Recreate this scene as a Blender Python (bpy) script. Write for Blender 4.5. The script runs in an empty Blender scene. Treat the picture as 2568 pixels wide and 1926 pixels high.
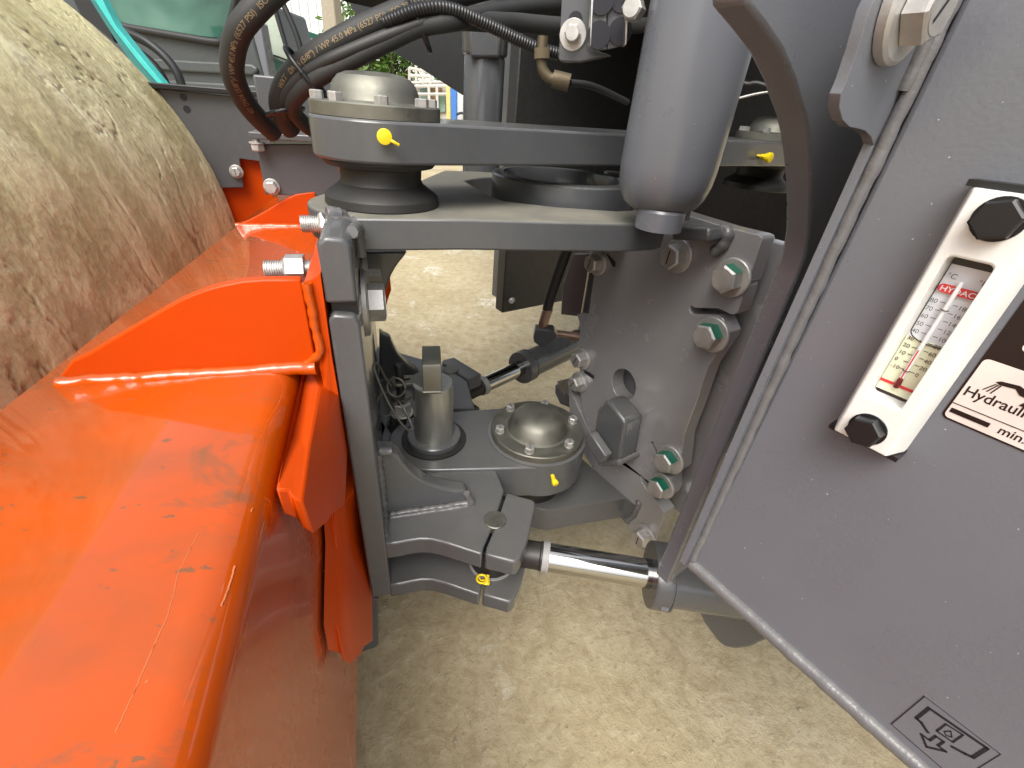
import bpy, bmesh, math, random
import numpy as np
from mathutils import Vector, Matrix, noise
random.seed(7)
scene = bpy.context.scene
C = scene.collection

# ------------------------------------------------------------------ camera
IW, IH, FPX = 2212.0, 1659.0, 961.0
TH, RO, CH = math.radians(32), math.radians(5), 1.055
_c, _s = math.cos(RO), math.sin(RO)
ct, st = math.cos(TH), math.sin(TH)
cam = bpy.data.cameras.new("camera")
cam.sensor_width = 36; cam.lens = 36 * FPX / IW; cam.clip_start = 0.01; cam.clip_end = 400
co = bpy.data.objects.new("camera", cam); C.objects.link(co)
Rv_, Uv_, Fv_ = Vector((_c, _s*st, _s*ct)), Vector((-_s, _c*st, _c*ct)), Vector((0, ct, -st))
m = Matrix((Rv_, Uv_, -Fv_)).transposed().to_4x4(); m.translation = Vector((0, 0, CH))
co.matrix_world = m
scene.camera = co

# ------------------------------------------------------------------ world, sun, exposure
SUN_EL, SUN_AZ = 54, 192          # azimuth clockwise from +Y
w = bpy.data.worlds.new("World"); scene.world = w; w.use_nodes = True
nt = w.node_tree; nt.nodes.clear()
sky = nt.nodes.new('ShaderNodeTexSky'); sky.sky_type = 'NISHITA'; sky.sun_disc = False
sky.sun_elevation = math.radians(SUN_EL); sky.sun_rotation = math.radians(SUN_AZ)
sky.air_density = 1.0; sky.dust_density = 6.0; sky.ozone_density = 1.0
hs = nt.nodes.new('ShaderNodeHueSaturation'); hs.inputs['Saturation'].default_value = 0.32
bg = nt.nodes.new('ShaderNodeBackground'); bg.inputs['Strength'].default_value = 0.15
wo = nt.nodes.new('ShaderNodeOutputWorld')
nt.links.new(sky.outputs[0], hs.inputs['Color']); nt.links.new(hs.outputs[0], bg.inputs[0]); nt.links.new(bg.outputs[0], wo.inputs[0])
sl = bpy.data.lights.new("sun", 'SUN'); sl.energy = 1.3; sl.angle = math.radians(40); sl.color = (1, .95, .87)
so = bpy.data.objects.new("sun", sl); C.objects.link(so)
se, sa = math.radians(SUN_EL), math.radians(SUN_AZ)
sd = Vector((math.sin(sa)*math.cos(se), math.cos(sa)*math.cos(se), math.sin(se)))
so.rotation_euler = sd.to_track_quat('Z', 'Y').to_euler(); so.location = (0, -3, 6)
vs = scene.view_settings; vs.view_transform = 'Standard'; vs.look = 'None'; vs.gamma = 1; vs.use_curve_mapping = False
vs.exposure = 0.78
scene.render.engine = 'CYCLES'

# ------------------------------------------------------------------ measuring helpers (the camera's own perspective)
KD = 2212/2568
CR = dict(A1=(0,0,800/2212),A2=(500,0,650/1926),A3=(1000,0,600/1991),A4=(1450,0,650/1540),A5=(1950,0,618/1709),A6=(700,400,600/1991),A7=(1150,350,600/2212),A8=(1400,500,600/1991),B1=(900,780,600/2212),B2=(850,1100,600/1778),B3=(1300,1000,650/1540),B4=(2030,420,538/1174),B5=(2100,1700,468/2212),B6=(0,1050,900/1704),B7=(100,450,800/2042),B8=(550,1200,450/1028))
def cc(i, x, y):
    a = CR[i]; return ((a[0]+x*a[2])*KD, (a[1]+y*a[2])*KD)
def Q(i, *pts): return [cc(i, *p) for p in pts]
def ray(x, y):
    u = x-IW/2; v = -(y-IH/2)
    a = u*_c-v*_s; b = u*_s+v*_c
    return np.array([a, FPX*ct+b*st, -FPX*st+b*ct])
def axes(phi):
    p = math.radians(phi)
    return np.array([math.cos(p), -math.sin(p), 0]), np.array([math.sin(p), math.cos(p), 0])
FX, FY = axes(-18); RX, RY = axes(-37); UP = np.array([0, 0, 1.])
C0 = np.array([0, 0, CH])
def onp(q, n, k):
    d = ray(*q); return C0 + d*(k/(d@n))
def Pz(q, d): r = ray(*q); return C0 + r*(d/r[2])          # horizontal plane, d = height relative to the camera
def Pfv(q, v): return onp(q, FY, v)
def Pfu(q, u): return onp(q, FX, u)
def Prv(q, v): return onp(q, RY, v)
def Pru(q, u): return onp(q, RX, u)
def Py(q, y): return onp(q, np.array([0, 1., 0]), y)
def Pd(q, D):
    r = ray(*q); return C0 + r*(D/math.hypot(r[0], r[1]))
def F(u, v, d): return u*FX + v*FY + np.array([0, 0, CH+d])
def R(u, v, d): return u*RX + v*RY + np.array([0, 0, CH+d])

# ------------------------------------------------------------------ materials
MATS = {}
def newmat(name):
    mt = bpy.data.materials.new(name); mt.use_nodes = True
    n = mt.node_tree; b = n.nodes['Principled BSDF']; MATS[name] = mt
    return mt, n, b
def N(n, t, **kw):
    x = n.nodes.new(t)
    for k, v in kw.items():
        if k in x.inputs: x.inputs[k].default_value = v
        else: setattr(x, k, v)
    return x
def noise_node(n, scale, detail=4, rough=.55, vec=None, dist=0):
    t = N(n, 'ShaderNodeTexNoise', Scale=scale, Detail=detail, Roughness=rough, Distortion=dist)
    if vec: n.links.new(vec, t.inputs['Vector'])
    return t
def ramp(n, src, stops):
    r = n.nodes.new('ShaderNodeValToRGB'); n.links.new(src, r.inputs[0])
    e = r.color_ramp.elements
    while len(e) < len(stops): e.new(.5)
    for k, (p, col) in enumerate(stops):
        e[k].position = p; e[k].color = (*col, 1) if len(col) == 3 else col
    return r
def mixc(n, fac, a, b):
    x = n.nodes.new('ShaderNodeMix'); x.data_type = 'RGBA'
    if isinstance(fac, (int, float)): x.inputs[0].default_value = fac
    else: n.links.new(fac, x.inputs[0])
    for k, v in ((6, a), (7, b)):
        if isinstance(v, tuple): x.inputs[k].default_value = (*v, 1)
        else: n.links.new(v, x.inputs[k])
    return x.outputs[2]
def bump(n, b, h, strength, dist=.002, prev=None):
    x = N(n, 'ShaderNodeBump', Strength=strength, Distance=dist); n.links.new(h, x.inputs['Height'])
    if prev: n.links.new(prev.outputs[0], x.inputs['Normal'])
    n.links.new(x.outputs[0], b.inputs['Normal']); return x
def geo_up(n):
    g = n.nodes.new('ShaderNodeNewGeometry'); s = n.nodes.new('ShaderNodeSeparateXYZ')
    n.links.new(g.outputs['Normal'], s.inputs[0]); return s.outputs['Z'], g
def paint(name, col, rough=.38, dust=.0, dustcol=(.23, .205, .15), peel=.12, spots=0, spotcol=(.2, .2, .15), coat=0., wave=0., dustall=.06, coatior=1.5, specks=0, spec=.5, coatrough=.04, metallic=0.):
    mt, n, b = newmat(name)
    tc = n.nodes.new('ShaderNodeTexCoord'); o = tc.outputs['Object']
    n1 = noise_node(n, 9, 5, .6, o); n2 = noise_node(n, 70, 4, .6, o)
    v = ramp(n, n1.outputs[0], [(.3, (.95,)*3), (.7, (1.05,)*3)])
    mx = n.nodes.new('ShaderNodeMix'); mx.data_type = 'RGBA'; mx.blend_type = 'MULTIPLY'; mx.inputs[0].default_value = 1
    mx.inputs[6].default_value = (*col, 1); n.links.new(v.outputs[0], mx.inputs[7]); cur = mx.outputs[2]
    up, g = geo_up(n)
    # settled dust: thin everywhere, thicker on faces that look up
    ur = ramp(n, up, [(.55, (0,)*3), (.95, (1,)*3)])
    dm = ramp(n, noise_node(n, 16, 8, .65, o).outputs[0], [(.25, (.35,)*3), (.7, (1,)*3)])
    ma = N(n, 'ShaderNodeMath', operation='MULTIPLY'); n.links.new(ur.outputs[0], ma.inputs[0]); n.links.new(dm.outputs[0], ma.inputs[1])
    mb = N(n, 'ShaderNodeMath', operation='MULTIPLY_ADD'); n.links.new(ma.outputs[0], mb.inputs[0]); mb.inputs[1].default_value = dust
    sm = ramp(n, n2.outputs[0], [(.45, (0,)*3), (.8, (dustall*2,)*3)]); n.links.new(sm.outputs[0], mb.inputs[2])
    cur = mixc(n, mb.outputs[0], cur, dustcol)
    rr = N(n, 'ShaderNodeMath', operation='MULTIPLY_ADD'); n.links.new(mb.outputs[0], rr.inputs[0]); rr.inputs[1].default_value = .6
    ra = ramp(n, n1.outputs[0], [(.3, (rough*.94,)*3), (.75, (rough*1.08,)*3)]); n.links.new(ra.outputs[0], rr.inputs[2])
    rsock = rr.outputs[0]
    if spots:
        mp = N(n, 'ShaderNodeMapping'); n.links.new(o, mp.inputs[0]); mp.inputs['Rotation'].default_value = (0, 0, math.radians(-15)); mp.inputs['Scale'].default_value = (1, 1.7, 1)
        s1 = noise_node(n, 7, 9, .72, mp.outputs[0], .6)
        s2 = noise_node(n, 62, 3, .6, mp.outputs[0])
        k1 = ramp(n, s1.outputs[0], [(.555, (0,)*3), (.66, (.8,)*3)]); k2 = ramp(n, s2.outputs[0], [(.67, (0,)*3), (.71, (.9,)*3)])
        s3 = noise_node(n, 3.2, 8, .62, mp.outputs[0], .3); k3 = ramp(n, s3.outputs[0], [(.47, (0,)*3), (.62, (.38,)*3)])
        mm = N(n, 'ShaderNodeMath', operation='MAXIMUM'); n.links.new(k1.outputs[0], mm.inputs[0]); n.links.new(k2.outputs[0], mm.inputs[1])
        m3 = N(n, 'ShaderNodeMath', operation='MAXIMUM'); n.links.new(mm.outputs[0], m3.inputs[0]); n.links.new(k3.outputs[0], m3.inputs[1])
        uq = N(n, 'ShaderNodeMath', operation='MULTIPLY'); n.links.new(m3.outputs[0], uq.inputs[0]); n.links.new(ur.outputs[0], uq.inputs[1])
        us = N(n, 'ShaderNodeMath', operation='MULTIPLY'); n.links.new(uq.outputs[0], us.inputs[0]); us.inputs[1].default_value = spots
        cur = mixc(n, us.outputs[0], cur, spotcol)
        r2 = N(n, 'ShaderNodeMath', operation='MULTIPLY_ADD'); n.links.new(us.outputs[0], r2.inputs[0]); r2.inputs[1].default_value = .55; n.links.new(rsock, r2.inputs[2]); rsock = r2.outputs[0]
    if specks:
        q1 = ramp(n, noise_node(n, 460, 1, .5, o).outputs[0], [(.80, (0,)*3), (.81, (specks,)*3)])
        cur = mixc(n, q1.outputs[0], cur, (.6, .6, .58))
    n.links.new(cur, b.inputs['Base Color']); n.links.new(rsock, b.inputs['Roughness'])
    b.inputs['Specular IOR Level'].default_value = spec; b.inputs['Metallic'].default_value = metallic
    b.inputs['Coat Weight'].default_value = coat; b.inputs['Coat Roughness'].default_value = coatrough; b.inputs['Coat IOR'].default_value = coatior
    p = bump(n, b, noise_node(n, 420, 2, .5, o).outputs[0], peel, .0006)
    if wave:
        p = bump(n, b, noise_node(n, 10, 2, .4, o).outputs[0], wave, .006, p)
    return mt
def metal(name, col, rough=.3, brushed=0, metallic=1., bumpy=.1, var=.12, scale=(1, 1, 1)):
    mt, n, b = newmat(name); tc = n.nodes.new('ShaderNodeTexCoord')
    mp = N(n, 'ShaderNodeMapping'); n.links.new(tc.outputs['Object'], mp.inputs[0]); mp.inputs['Scale'].default_value = scale
    t = noise_node(n, 30, 6, .65, mp.outputs[0]); t2 = noise_node(n, 260, 3, .6, mp.outputs[0])
    k = ramp(n, t.outputs[0], [(.3, tuple(x*(1-var) for x in col)), (.7, tuple(min(1, x*(1+var)) for x in col))])
    n.links.new(k.outputs[0], b.inputs['Base Color']); b.inputs['Metallic'].default_value = metallic
    ra = ramp(n, t.outputs[0], [(.3, (rough*.75,)*3), (.75, (min(1, rough*1.35),)*3)]); n.links.new(ra.outputs[0], b.inputs['Roughness'])
    bump(n, b, t2.outputs[0], bumpy, .0005)
    return mt
def plain(name, col, rough=.5, metallic=0, bumpy=0, bscale=200):
    mt, n, b = newmat(name); tc = n.nodes.new('ShaderNodeTexCoord')
    t = noise_node(n, 25, 4, .6, tc.outputs['Object'])
    k = ramp(n, t.outputs[0], [(.3, tuple(x*.88 for x in col)), (.7, tuple(min(1, x*1.08) for x in col))])
    n.links.new(k.outputs[0], b.inputs['Base Color']); b.inputs['Roughness'].default_value = rough; b.inputs['Metallic'].default_value = metallic
    if bumpy: bump(n, b, noise_node(n, bscale, 3, .6, tc.outputs['Object']).outputs[0], bumpy, .001)
    return mt

GREY = paint('grey_paint', (.080, .084, .090), .24, dust=.16, peel=.16, dustall=.03, coat=.25)
GREYD = paint('dusty_grey_paint', (.080, .084, .090), .3, dust=.75, dustcol=(.25, .235, .175), peel=.16, dustall=.03)
DARK = paint('dark_shade_and_parts', (.014, .014, .015), .45, dust=.1, peel=.1, dustall=.03)  # near-black: shade put into the grey rear body's colour; also dark small parts
TANKG = paint('tank_grey_paint', (.135, .143, .162), .28, dust=.3, peel=.22, dustall=.008, coat=.15, specks=.8)
LITGREY = paint('lightened_tank_grey', (.27, .268, .275), .26, metallic=.1, dust=.2, peel=.1, dustall=.01, coat=1., coatior=1.7, coatrough=.13)  # tank grey made lighter, making up for light missing at the plate
WELDM = paint('painted_weld', (.12, .12, .125), .2, dust=.15, peel=.5, wave=.0)
ORANGE = paint('orange_paint', (.50, .068, .001), .09, spec=.1, dust=.06, dustcol=(.55, .17, .06), spots=.8, coat=1.0, coatior=1.55, peel=.05, wave=.14, dustall=.01, spotcol=(.105, .075, .035))
ORANGE2 = paint('orange_paint_plate', (.52, .053, .001), .35, spec=.2, dust=.06, dustcol=(.6, .13, .04), coat=.0, peel=.12, dustall=.012)
SHEETM = paint('orange_paint_sheet', (.52, .068, .001), .26, spec=.4, dust=.0, coat=.6, coatior=1.55, coatrough=.10, peel=.1, wave=.06, dustall=.02)
STEEL = metal('zinc_plated_steel', (.205, .203, .172), .52, bumpy=.3, metallic=.85)
BOLTM = metal('bolt_zinc', (.50, .49, .47), .5, bumpy=.35, var=.25, metallic=.7)
CHROME = metal('chrome_rod', (.46, .46, .45), .1, bumpy=.02, var=.04)
PINM = metal('pin_steel', (.44, .44, .40), .36, bumpy=.2, metallic=.85, var=.25, scale=(1, 1, .25))
COPPER = metal('brown_zinc_fitting', (.36, .25, .19), .42, bumpy=.2, metallic=.7)
BRASS = metal('yellow_zinc_fitting', (.13, .105, .065), .55, bumpy=.3, metallic=.6)
RUBBER = plain('black_rubber', (.022, .021, .02), .52, bumpy=.25, bscale=500)
RUBDUST = plain('dusty_hose_rubber', (.024, .024, .023), .6, bumpy=.4, bscale=600)
BLACKP = plain('black_plastic', (.012, .012, .013), .35)
YELLOW = plain('yellow_plastic_cap', (.80, .60, .01), .35)
GREENM = plain('green_marker_paint', (.0, .14, .085), .35)
INK = plain('ink_black', (.01, .01, .016), .5)
PRINT = plain('hose_print', (.22, .165, .09), .8)
WHITEP = plain('white_cast_housing', (.74, .74, .71), .35, bumpy=.1, bscale=300)
SCALEW = plain('scale_white', (.72, .74, .78), .4)
OIL = plain('pale_oil', (.72, .76, .56), .25)
REDM = plain('scale_red', (.62, .03, .04), .4)
TUBEW = plain('tube_highlight_white', (.80, .82, .84), .08)  # tube is clear; its white highlight is put into the colour
DRED = plain('thermometer_red', (.10, .004, .008), .25)
LABELW = plain('label_pinkish_white', (.66, .58, .54), .35)
LABELB = plain('label_black', (.012, .008, .008), .3)
ALU = metal('aluminium_tab', (.7, .7, .7), .35, bumpy=.15)
WHITER = plain('grey_white_plastic', (.30, .295, .29), .5)
def glass(name, tint=(1, 1, 1), rough=.02):
    mt, n, b = newmat(name); b.inputs['Base Color'].default_value = (*tint, 1); b.inputs['Transmission Weight'].default_value = 1
    b.inputs['Roughness'].default_value = rough; b.inputs['IOR'].default_value = 1.45
    t = noise_node(n, 40, 2); bump(n, b, t.outputs[0], .01)
    return mt
mt, n, b = newmat('clear_glass'); CLEAR = mt
_tr = n.nodes.new('ShaderNodeBsdfTransparent'); _gl = N(n, 'ShaderNodeBsdfGlossy', Roughness=.03); _lw = N(n, 'ShaderNodeFresnel', IOR=1.45); _mx = n.nodes.new('ShaderNodeMixShader')
_mx.inputs[0].default_value = .03; n.links.new(_tr.outputs[0], _mx.inputs[1]); n.links.new(_gl.outputs[0], _mx.inputs[2]); n.links.new(_mx.outputs[0], n.nodes['Material Output'].inputs[0])

# dirt caked drum : UV.x runs round the drum, UV.y along its axis (metres)
mt, n, b = newmat('caked_drum_soil'); DRUMM = mt
uv = n.nodes.new('ShaderNodeUVMap')
def mapped(sx, sy):
    mp = N(n, 'ShaderNodeMapping'); n.links.new(uv.outputs[0], mp.inputs[0]); mp.inputs['Scale'].default_value = (sx, sy, 1); return mp.outputs[0]
a1 = noise_node(n, 3.2, 8, .6, mapped(.8, 1.7), .3); a3 = noise_node(n, 210, 4, .65, mapped(.8, 1.2)); a6 = noise_node(n, 60, 6, .75, mapped(.7, 1.25), .2)
k = ramp(n, a1.outputs[0], [(.30, (.50, .45, .24)), (.45, (.64, .585, .335)), (.58, (.74, .685, .425)), (.72, (.84, .795, .55))])
at1 = n.nodes.new('ShaderNodeAttribute'); at1.attribute_name = 'crust'; at2 = n.nodes.new('ShaderNodeAttribute'); at2.attribute_name = 'crack'
k2 = ramp(n, at1.outputs['Fac'], [(.15, (.76, .73, .66)), (.45, (.96, .96, .94)), (.62, (1.03,)*3), (.9, (1.14,)*3)])
mx = n.nodes.new('ShaderNodeMix'); mx.data_type = 'RGBA'; mx.blend_type = 'MULTIPLY'; mx.inputs[0].default_value = 1
n.links.new(k.outputs[0], mx.inputs[6]); n.links.new(k2.outputs[0], mx.inputs[7])
k6 = ramp(n, a6.outputs[0], [(.36, (.82,)*3), (.47, (1,)*3), (.56, (1.02,)*3), (.68, (1.10,)*3)]); my = n.nodes.new('ShaderNodeMix'); my.data_type = 'RGBA'; my.blend_type = 'MULTIPLY'; my.inputs[0].default_value = 1
n.links.new(mx.outputs[2], my.inputs[6]); n.links.new(k6.outputs[0], my.inputs[7])
cm = N(n, 'ShaderNodeMath', operation='MULTIPLY'); n.links.new(at2.outputs['Fac'], cm.inputs[0]); cm.inputs[1].default_value = .6
n.links.new(mixc(n, cm.outputs[0], my.outputs[2], (.13, .10, .06)), b.inputs['Base Color'])
b.inputs['Roughness'].default_value = .62; b.inputs['Specular IOR Level'].default_value = .35
p = bump(n, b, a6.outputs[0], .5, .004); bump(n, b, a3.outputs[0], .6, .002, p)

# dusty concrete yard
mt, n, b = newmat('dusty_concrete'); GROUNDM = mt
tc = n.nodes.new('ShaderNodeTexCoord'); o = tc.outputs['Object']
g1 = noise_node(n, 1.7, 8, .62, o, .2); g2 = noise_node(n, 24, 5, .62, o, .35); g3 = noise_node(n, 75, 6, .75, o, .1); g4 = noise_node(n, 2.6, 6, .65, o, .4); g5 = noise_node(n, 46, 6, .72, o, .9); g6 = noise_node(n, 110, 3, .6, o)
k = ramp(n, g1.outputs[0], [(.3, (.345, .28, .165)), (.5, (.40, .335, .205)), (.7, (.46, .40, .265))])
b1 = ramp(n, g2.outputs[0], [(.36, (.5,)*3), (.50, (.0,)*3)]); cur = mixc(n, b1.outputs[0], k.outputs[0], (.275, .215, .115))
b2 = ramp(n, g2.outputs[0], [(.54, (0,)*3), (.70, (.4,)*3)]); cur = mixc(n, b2.outputs[0], cur, (.56, .50, .34))
b3 = ramp(n, g3.outputs[0], [(.34, (.6,)*3), (.46, (0,)*3)]); cur = mixc(n, b3.outputs[0], cur, (.21, .17, .10))
b4 = ramp(n, g3.outputs[0], [(.58, (0,)*3), (.72, (.5,)*3)]); cur = mixc(n, b4.outputs[0], cur, (.62, .57, .42))
p1 = ramp(n, g4.outputs[0], [(.57, (0,)*3), (.63, (1,)*3)]); p2 = ramp(n, g5.outputs[0], [(.44, (0,)*3), (.58, (.85,)*3)])
pm = N(n, 'ShaderNodeMath', operation='MULTIPLY'); n.links.new(p1.outputs[0], pm.inputs[0]); n.links.new(p2.outputs[0], pm.inputs[1])
cur = mixc(n, pm.outputs[0], cur, (.60, .60, .52))
b5 = ramp(n, g6.outputs[0], [(.70, (0,)*3), (.74, (.8,)*3)]); cur = mixc(n, b5.outputs[0], cur, (.12, .105, .08))
n.links.new(cur, b.inputs['Base Color']); b.inputs['Roughness'].default_value = .85
p = bump(n, b, g2.outputs[0], .45, .015); bump(n, b, g3.outputs[0], .6, .005, p)

# ------------------------------------------------------------------ mesh helpers
def link(name, me, mat, parent=None):
    o = bpy.data.objects.new(name, me); C.objects.link(o)
    if mat is not None and len(me.materials) == 0: me.materials.append(mat)
    if parent is not None:
        o.parent = parent; o.matrix_parent_inverse = PINV[parent.name]
        PINV[o.name] = Matrix.Identity(4)
    else: PINV[o.name] = Matrix.Identity(4)
    return o
PINV = {}
def lab(o, label): o['label'] = label; return o
def empty(name, loc, label, cat, group=None):
    o = bpy.data.objects.new(name, None); C.objects.link(o); o.location = loc; o.empty_display_size = .2
    o['label'] = label; o['category'] = cat
    if group: o['group'] = group
    PINV[o.name] = Matrix.Translation(loc).inverted()
    return o
def finish(bm, name, mat, parent, smooth=True, ang=35, bev=0, seg=2):
    bmesh.ops.recalc_face_normals(bm, faces=bm.faces)
    me = bpy.data.meshes.new(name); bm.to_mesh(me); bm.free()
    if smooth:
        for p in me.polygons: p.use_smooth = True
        me.set_sharp_from_angle(angle=math.radians(ang))
    o = link(name, me, mat, parent)
    if bev:
        md = o.modifiers.new('bevel', 'BEVEL'); md.width = bev; md.segments = seg; md.limit_method = 'ANGLE'; md.angle_limit = math.radians(38)
    return o
def prism(name, pts, vec, mat, parent=None, bev=.003, seg=2, ang=35):
    bm = bmesh.new(); vec = np.array(vec, float)
    a = [bm.verts.new(p) for p in pts]; bb = [bm.verts.new(np.array(p)+vec) for p in pts]
    bm.faces.new(a); bm.faces.new(bb[::-1]); k = len(a)
    for i in range(k): bm.faces.new((a[i], bb[i], bb[(i+1) % k], a[(i+1) % k]))
    return finish(bm, name, mat, parent, bev=bev, seg=seg, ang=ang)
def holed(name, pts, holes, org, ax, ay, thick, mat, parent, bev=.003):
    """plate with holes: pts/holes are lists of (a, b) in the plane org + a*ax + b*ay, extruded along ax x ay"""
    cu = bpy.data.curves.new(name, 'CURVE'); cu.dimensions = '2D'; cu.fill_mode = 'BOTH'; cu.extrude = thick/2
    for loop in [pts]+holes:
        s = cu.splines.new('POLY'); s.points.add(len(loop)-1); s.use_cyclic_u = True
        for i, (x, y) in enumerate(loop): s.points[i].co = (x, y, 0, 1)
    tmp = bpy.data.objects.new('tmp', cu); C.objects.link(tmp)
    dg = bpy.context.evaluated_depsgraph_get(); me = bpy.data.meshes.new_from_object(tmp.evaluated_get(dg))
    C.objects.unlink(tmp); bpy.data.objects.remove(tmp); bpy.data.curves.remove(cu)
    az_ = np.cross(ax, ay); bm = bmesh.new(); bm.from_mesh(me); bpy.data.meshes.remove(me)
    bmesh.ops.remove_doubles(bm, verts=bm.verts, dist=1e-5)
    for v in bm.verts: v.co = Vector(np.array(org)+v.co.x*ax+v.co.y*ay+(v.co.z+thick/2)*az_)
    return finish(bm, name, mat, parent, bev=bev)
def basis(axis):
    a = Vector(axis).normalized(); return a.to_track_quat('Z', 'Y').to_matrix()
def lathe(name, prof, org, axis, mat, parent=None, seg=56, ang=30, closed=False):
    """prof: list of (radius, along axis)"""
    bm = bmesh.new(); M = basis(axis); org = Vector(org); rings = []
    for r, z in prof:
        if r < 1e-5: rings.append([bm.verts.new(org + M @ Vector((0, 0, z)))])
        else: rings.append([bm.verts.new(org + M @ Vector((r*math.cos(2*math.pi*i/seg), r*math.sin(2*math.pi*i/seg), z))) for i in range(seg)])
    pairs = list(zip(rings, rings[1:])) + ([(rings[-1], rings[0])] if closed else [])
    for A, B in pairs:
        for i in range(seg):
            j = (i+1) % seg
            if len(A) == 1 and len(B) == 1: continue
            if len(A) == 1: bm.faces.new((A[0], B[i], B[j]))
            elif len(B) == 1: bm.faces.new((A[i], A[j], B[0]))
            else: bm.faces.new((A[i], A[j], B[j], B[i]))
    return finish(bm, name, mat, parent, ang=ang)
def catmull(P, k=10):
    P = [np.array(p, float) for p in P]
    P = [2*P[0]-P[1]] + P + [2*P[-1]-P[-2]]; out = []
    for i in range(1, len(P)-2):
        for s in range(k):
            t = s/k; a, b_, c_, d = P[i-1:i+3]
            out.append(.5*((2*b_)+(-a+c_)*t+(2*a-5*b_+4*c_-d)*t*t+(-a+3*b_-3*c_+d)*t**3))
    out.append(P[-2]); return out
def resample(path, step):
    path = [np.array(p) for p in path]; L = [0]
    for a, b_ in zip(path, path[1:]): L.append(L[-1]+np.linalg.norm(b_-a))
    nn = max(2, int(L[-1]/step)); out = []
    for k in range(nn+1):
        s = L[-1]*k/nn; i = min(len(L)-2, int(np.searchsorted(L, s, 'right'))-1)
        t = (s-L[i])/max(1e-9, L[i+1]-L[i]); out.append(path[i]*(1-t)+path[i+1]*t)
    return out, L[-1]
def frames(path):
    T = [path[min(i+1, len(path)-1)]-path[max(i-1, 0)] for i in range(len(path))]; T = [t/np.linalg.norm(t) for t in T]
    nrm = np.cross(T[0], UP); 
    if np.linalg.norm(nrm) < .1: nrm = np.cross(T[0], np.array([1., 0, 0]))
    nrm /= np.linalg.norm(nrm); Ns = []
    for t in T:
        nrm = nrm-(nrm@t)*t; nrm /= np.linalg.norm(nrm); Ns.append(nrm.copy())
    return T, Ns, [np.cross(t, q) for t, q in zip(T, Ns)]
def tube(name, pts, r, mat, parent=None, seg=14, step=None, rf=None, smooth=True, caps=True, k=10):
    path = catmull(pts, k) if smooth else [np.array(p, float) for p in pts]
    if step: path, _ = resample(path, step)
    T, A, B = frames(path); bm = bmesh.new(); rings = []
    for i, p in enumerate(path):
        rr = r*(rf(i, len(path)) if rf else 1)
        rings.append([bm.verts.new(p+rr*(math.cos(2*math.pi*j/seg)*A[i]+math.sin(2*math.pi*j/seg)*B[i])) for j in range(seg)])
    for X, Y in zip(rings, rings[1:]):
        for j in range(seg): bm.faces.new((X[j], X[(j+1) % seg], Y[(j+1) % seg], Y[j]))
    if caps: bm.faces.new(rings[0][::-1]); bm.faces.new(rings[-1])
    return finish(bm, name, mat, parent, ang=60)
def weld(pts, r, parent, mat=None, name='weld', amp=.10, smooth=False, rnd=.2):
    r = r*.72; path = catmull(pts, 6) if smooth else [np.array(p, float) for p in pts]
    path, _ = resample(path, .004)
    ph = random.random()*9
    jit = [np.array(noise.noise_vector(Vector(p)*60+Vector((ph, 0, 0))))*r*rnd for p in path]
    path = [p+j for p, j in zip(path, jit)]
    return tube(name, path, r, mat or WELDM, parent, seg=10, smooth=False, rf=lambda i, nn: 1+amp*math.sin(i*1.9)+rnd*noise.noise(Vector((i*.35, ph, 0))))
def box(name, org, ax, ay, az_, mat, parent=None, bev=.003):
    org, ax, ay, az_ = [np.array(t, float) for t in (org, ax, ay, az_)]
    return prism(name, [org, org+ax, org+ax+ay, org+ay], az_, mat, parent, bev)
BOLTS = {}
def bolt_mesh(af, hh, wr, wt, mark, mat, green, shank):
    key = (af, hh, wr, wt, mark, mat.name, green, shank)
    if key in BOLTS: return BOLTS[key]
    bm = bmesh.new(); R_ = af/2/math.cos(math.pi/6)
    def cyl(n_, rr, z0, z1, mi, cham=0, hexr=None):
        prof = [(rr, z0), (rr, z1-cham), (rr-cham*1.3, z1)] if cham else [(rr, z0), (rr, z1)]
        rings = [[bm.verts.new((q*math.cos(2*math.pi*i/n_), q*math.sin(2*math.pi*i/n_), z)) for i in range(n_)] for q, z in prof]
        for A, B in zip(rings, rings[1:]):
            for i in range(n_): bm.faces.new((A[i], A[(i+1) % n_], B[(i+1) % n_], B[i])).material_index = mi
        bm.faces.new(rings[-1]).material_index = mi; bm.faces.new(rings[0][::-1]).material_index = mi
    if wr: cyl(28, wr, 0, wt, 0, wt*.25)
    n0 = len(bm.faces)
    z0 = wt+.0004 if wr else 0
    cyl(6, R_, z0, z0+hh, 0, hh*.12)
    bm.faces.ensure_lookup_table()
    if green:
        for i in (n0, n0+1, n0+2, n0+3): bm.faces[i].material_index = 1
    cyl(20, af*.44, z0+hh, z0+hh+af*.012, 0)
    if mark:
        a = math.radians(mark); l, wd = af*.34, af*.035; z = z0+hh+af*.02
        q = [(-l, -wd), (l, -wd), (l, wd), (-l, wd)]
        vv = [bm.verts.new((x*math.cos(a)-y*math.sin(a), x*math.sin(a)+y*math.cos(a), z)) for x, y in q]
        bm.faces.new(vv).material_index = 2
    if shank: cyl(20, af*.32, -shank, 0, 0)
    me = bpy.data.meshes.new('bolt'); bm.normal_update(); bm.to_mesh(me); bm.free()
    for mm_ in (mat, GREENM, INK): me.materials.append(mm_)
    for p in me.polygons: p.use_smooth = True
    me.set_sharp_from_angle(angle=math.radians(30))
    BOLTS[key] = me; return me
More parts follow.
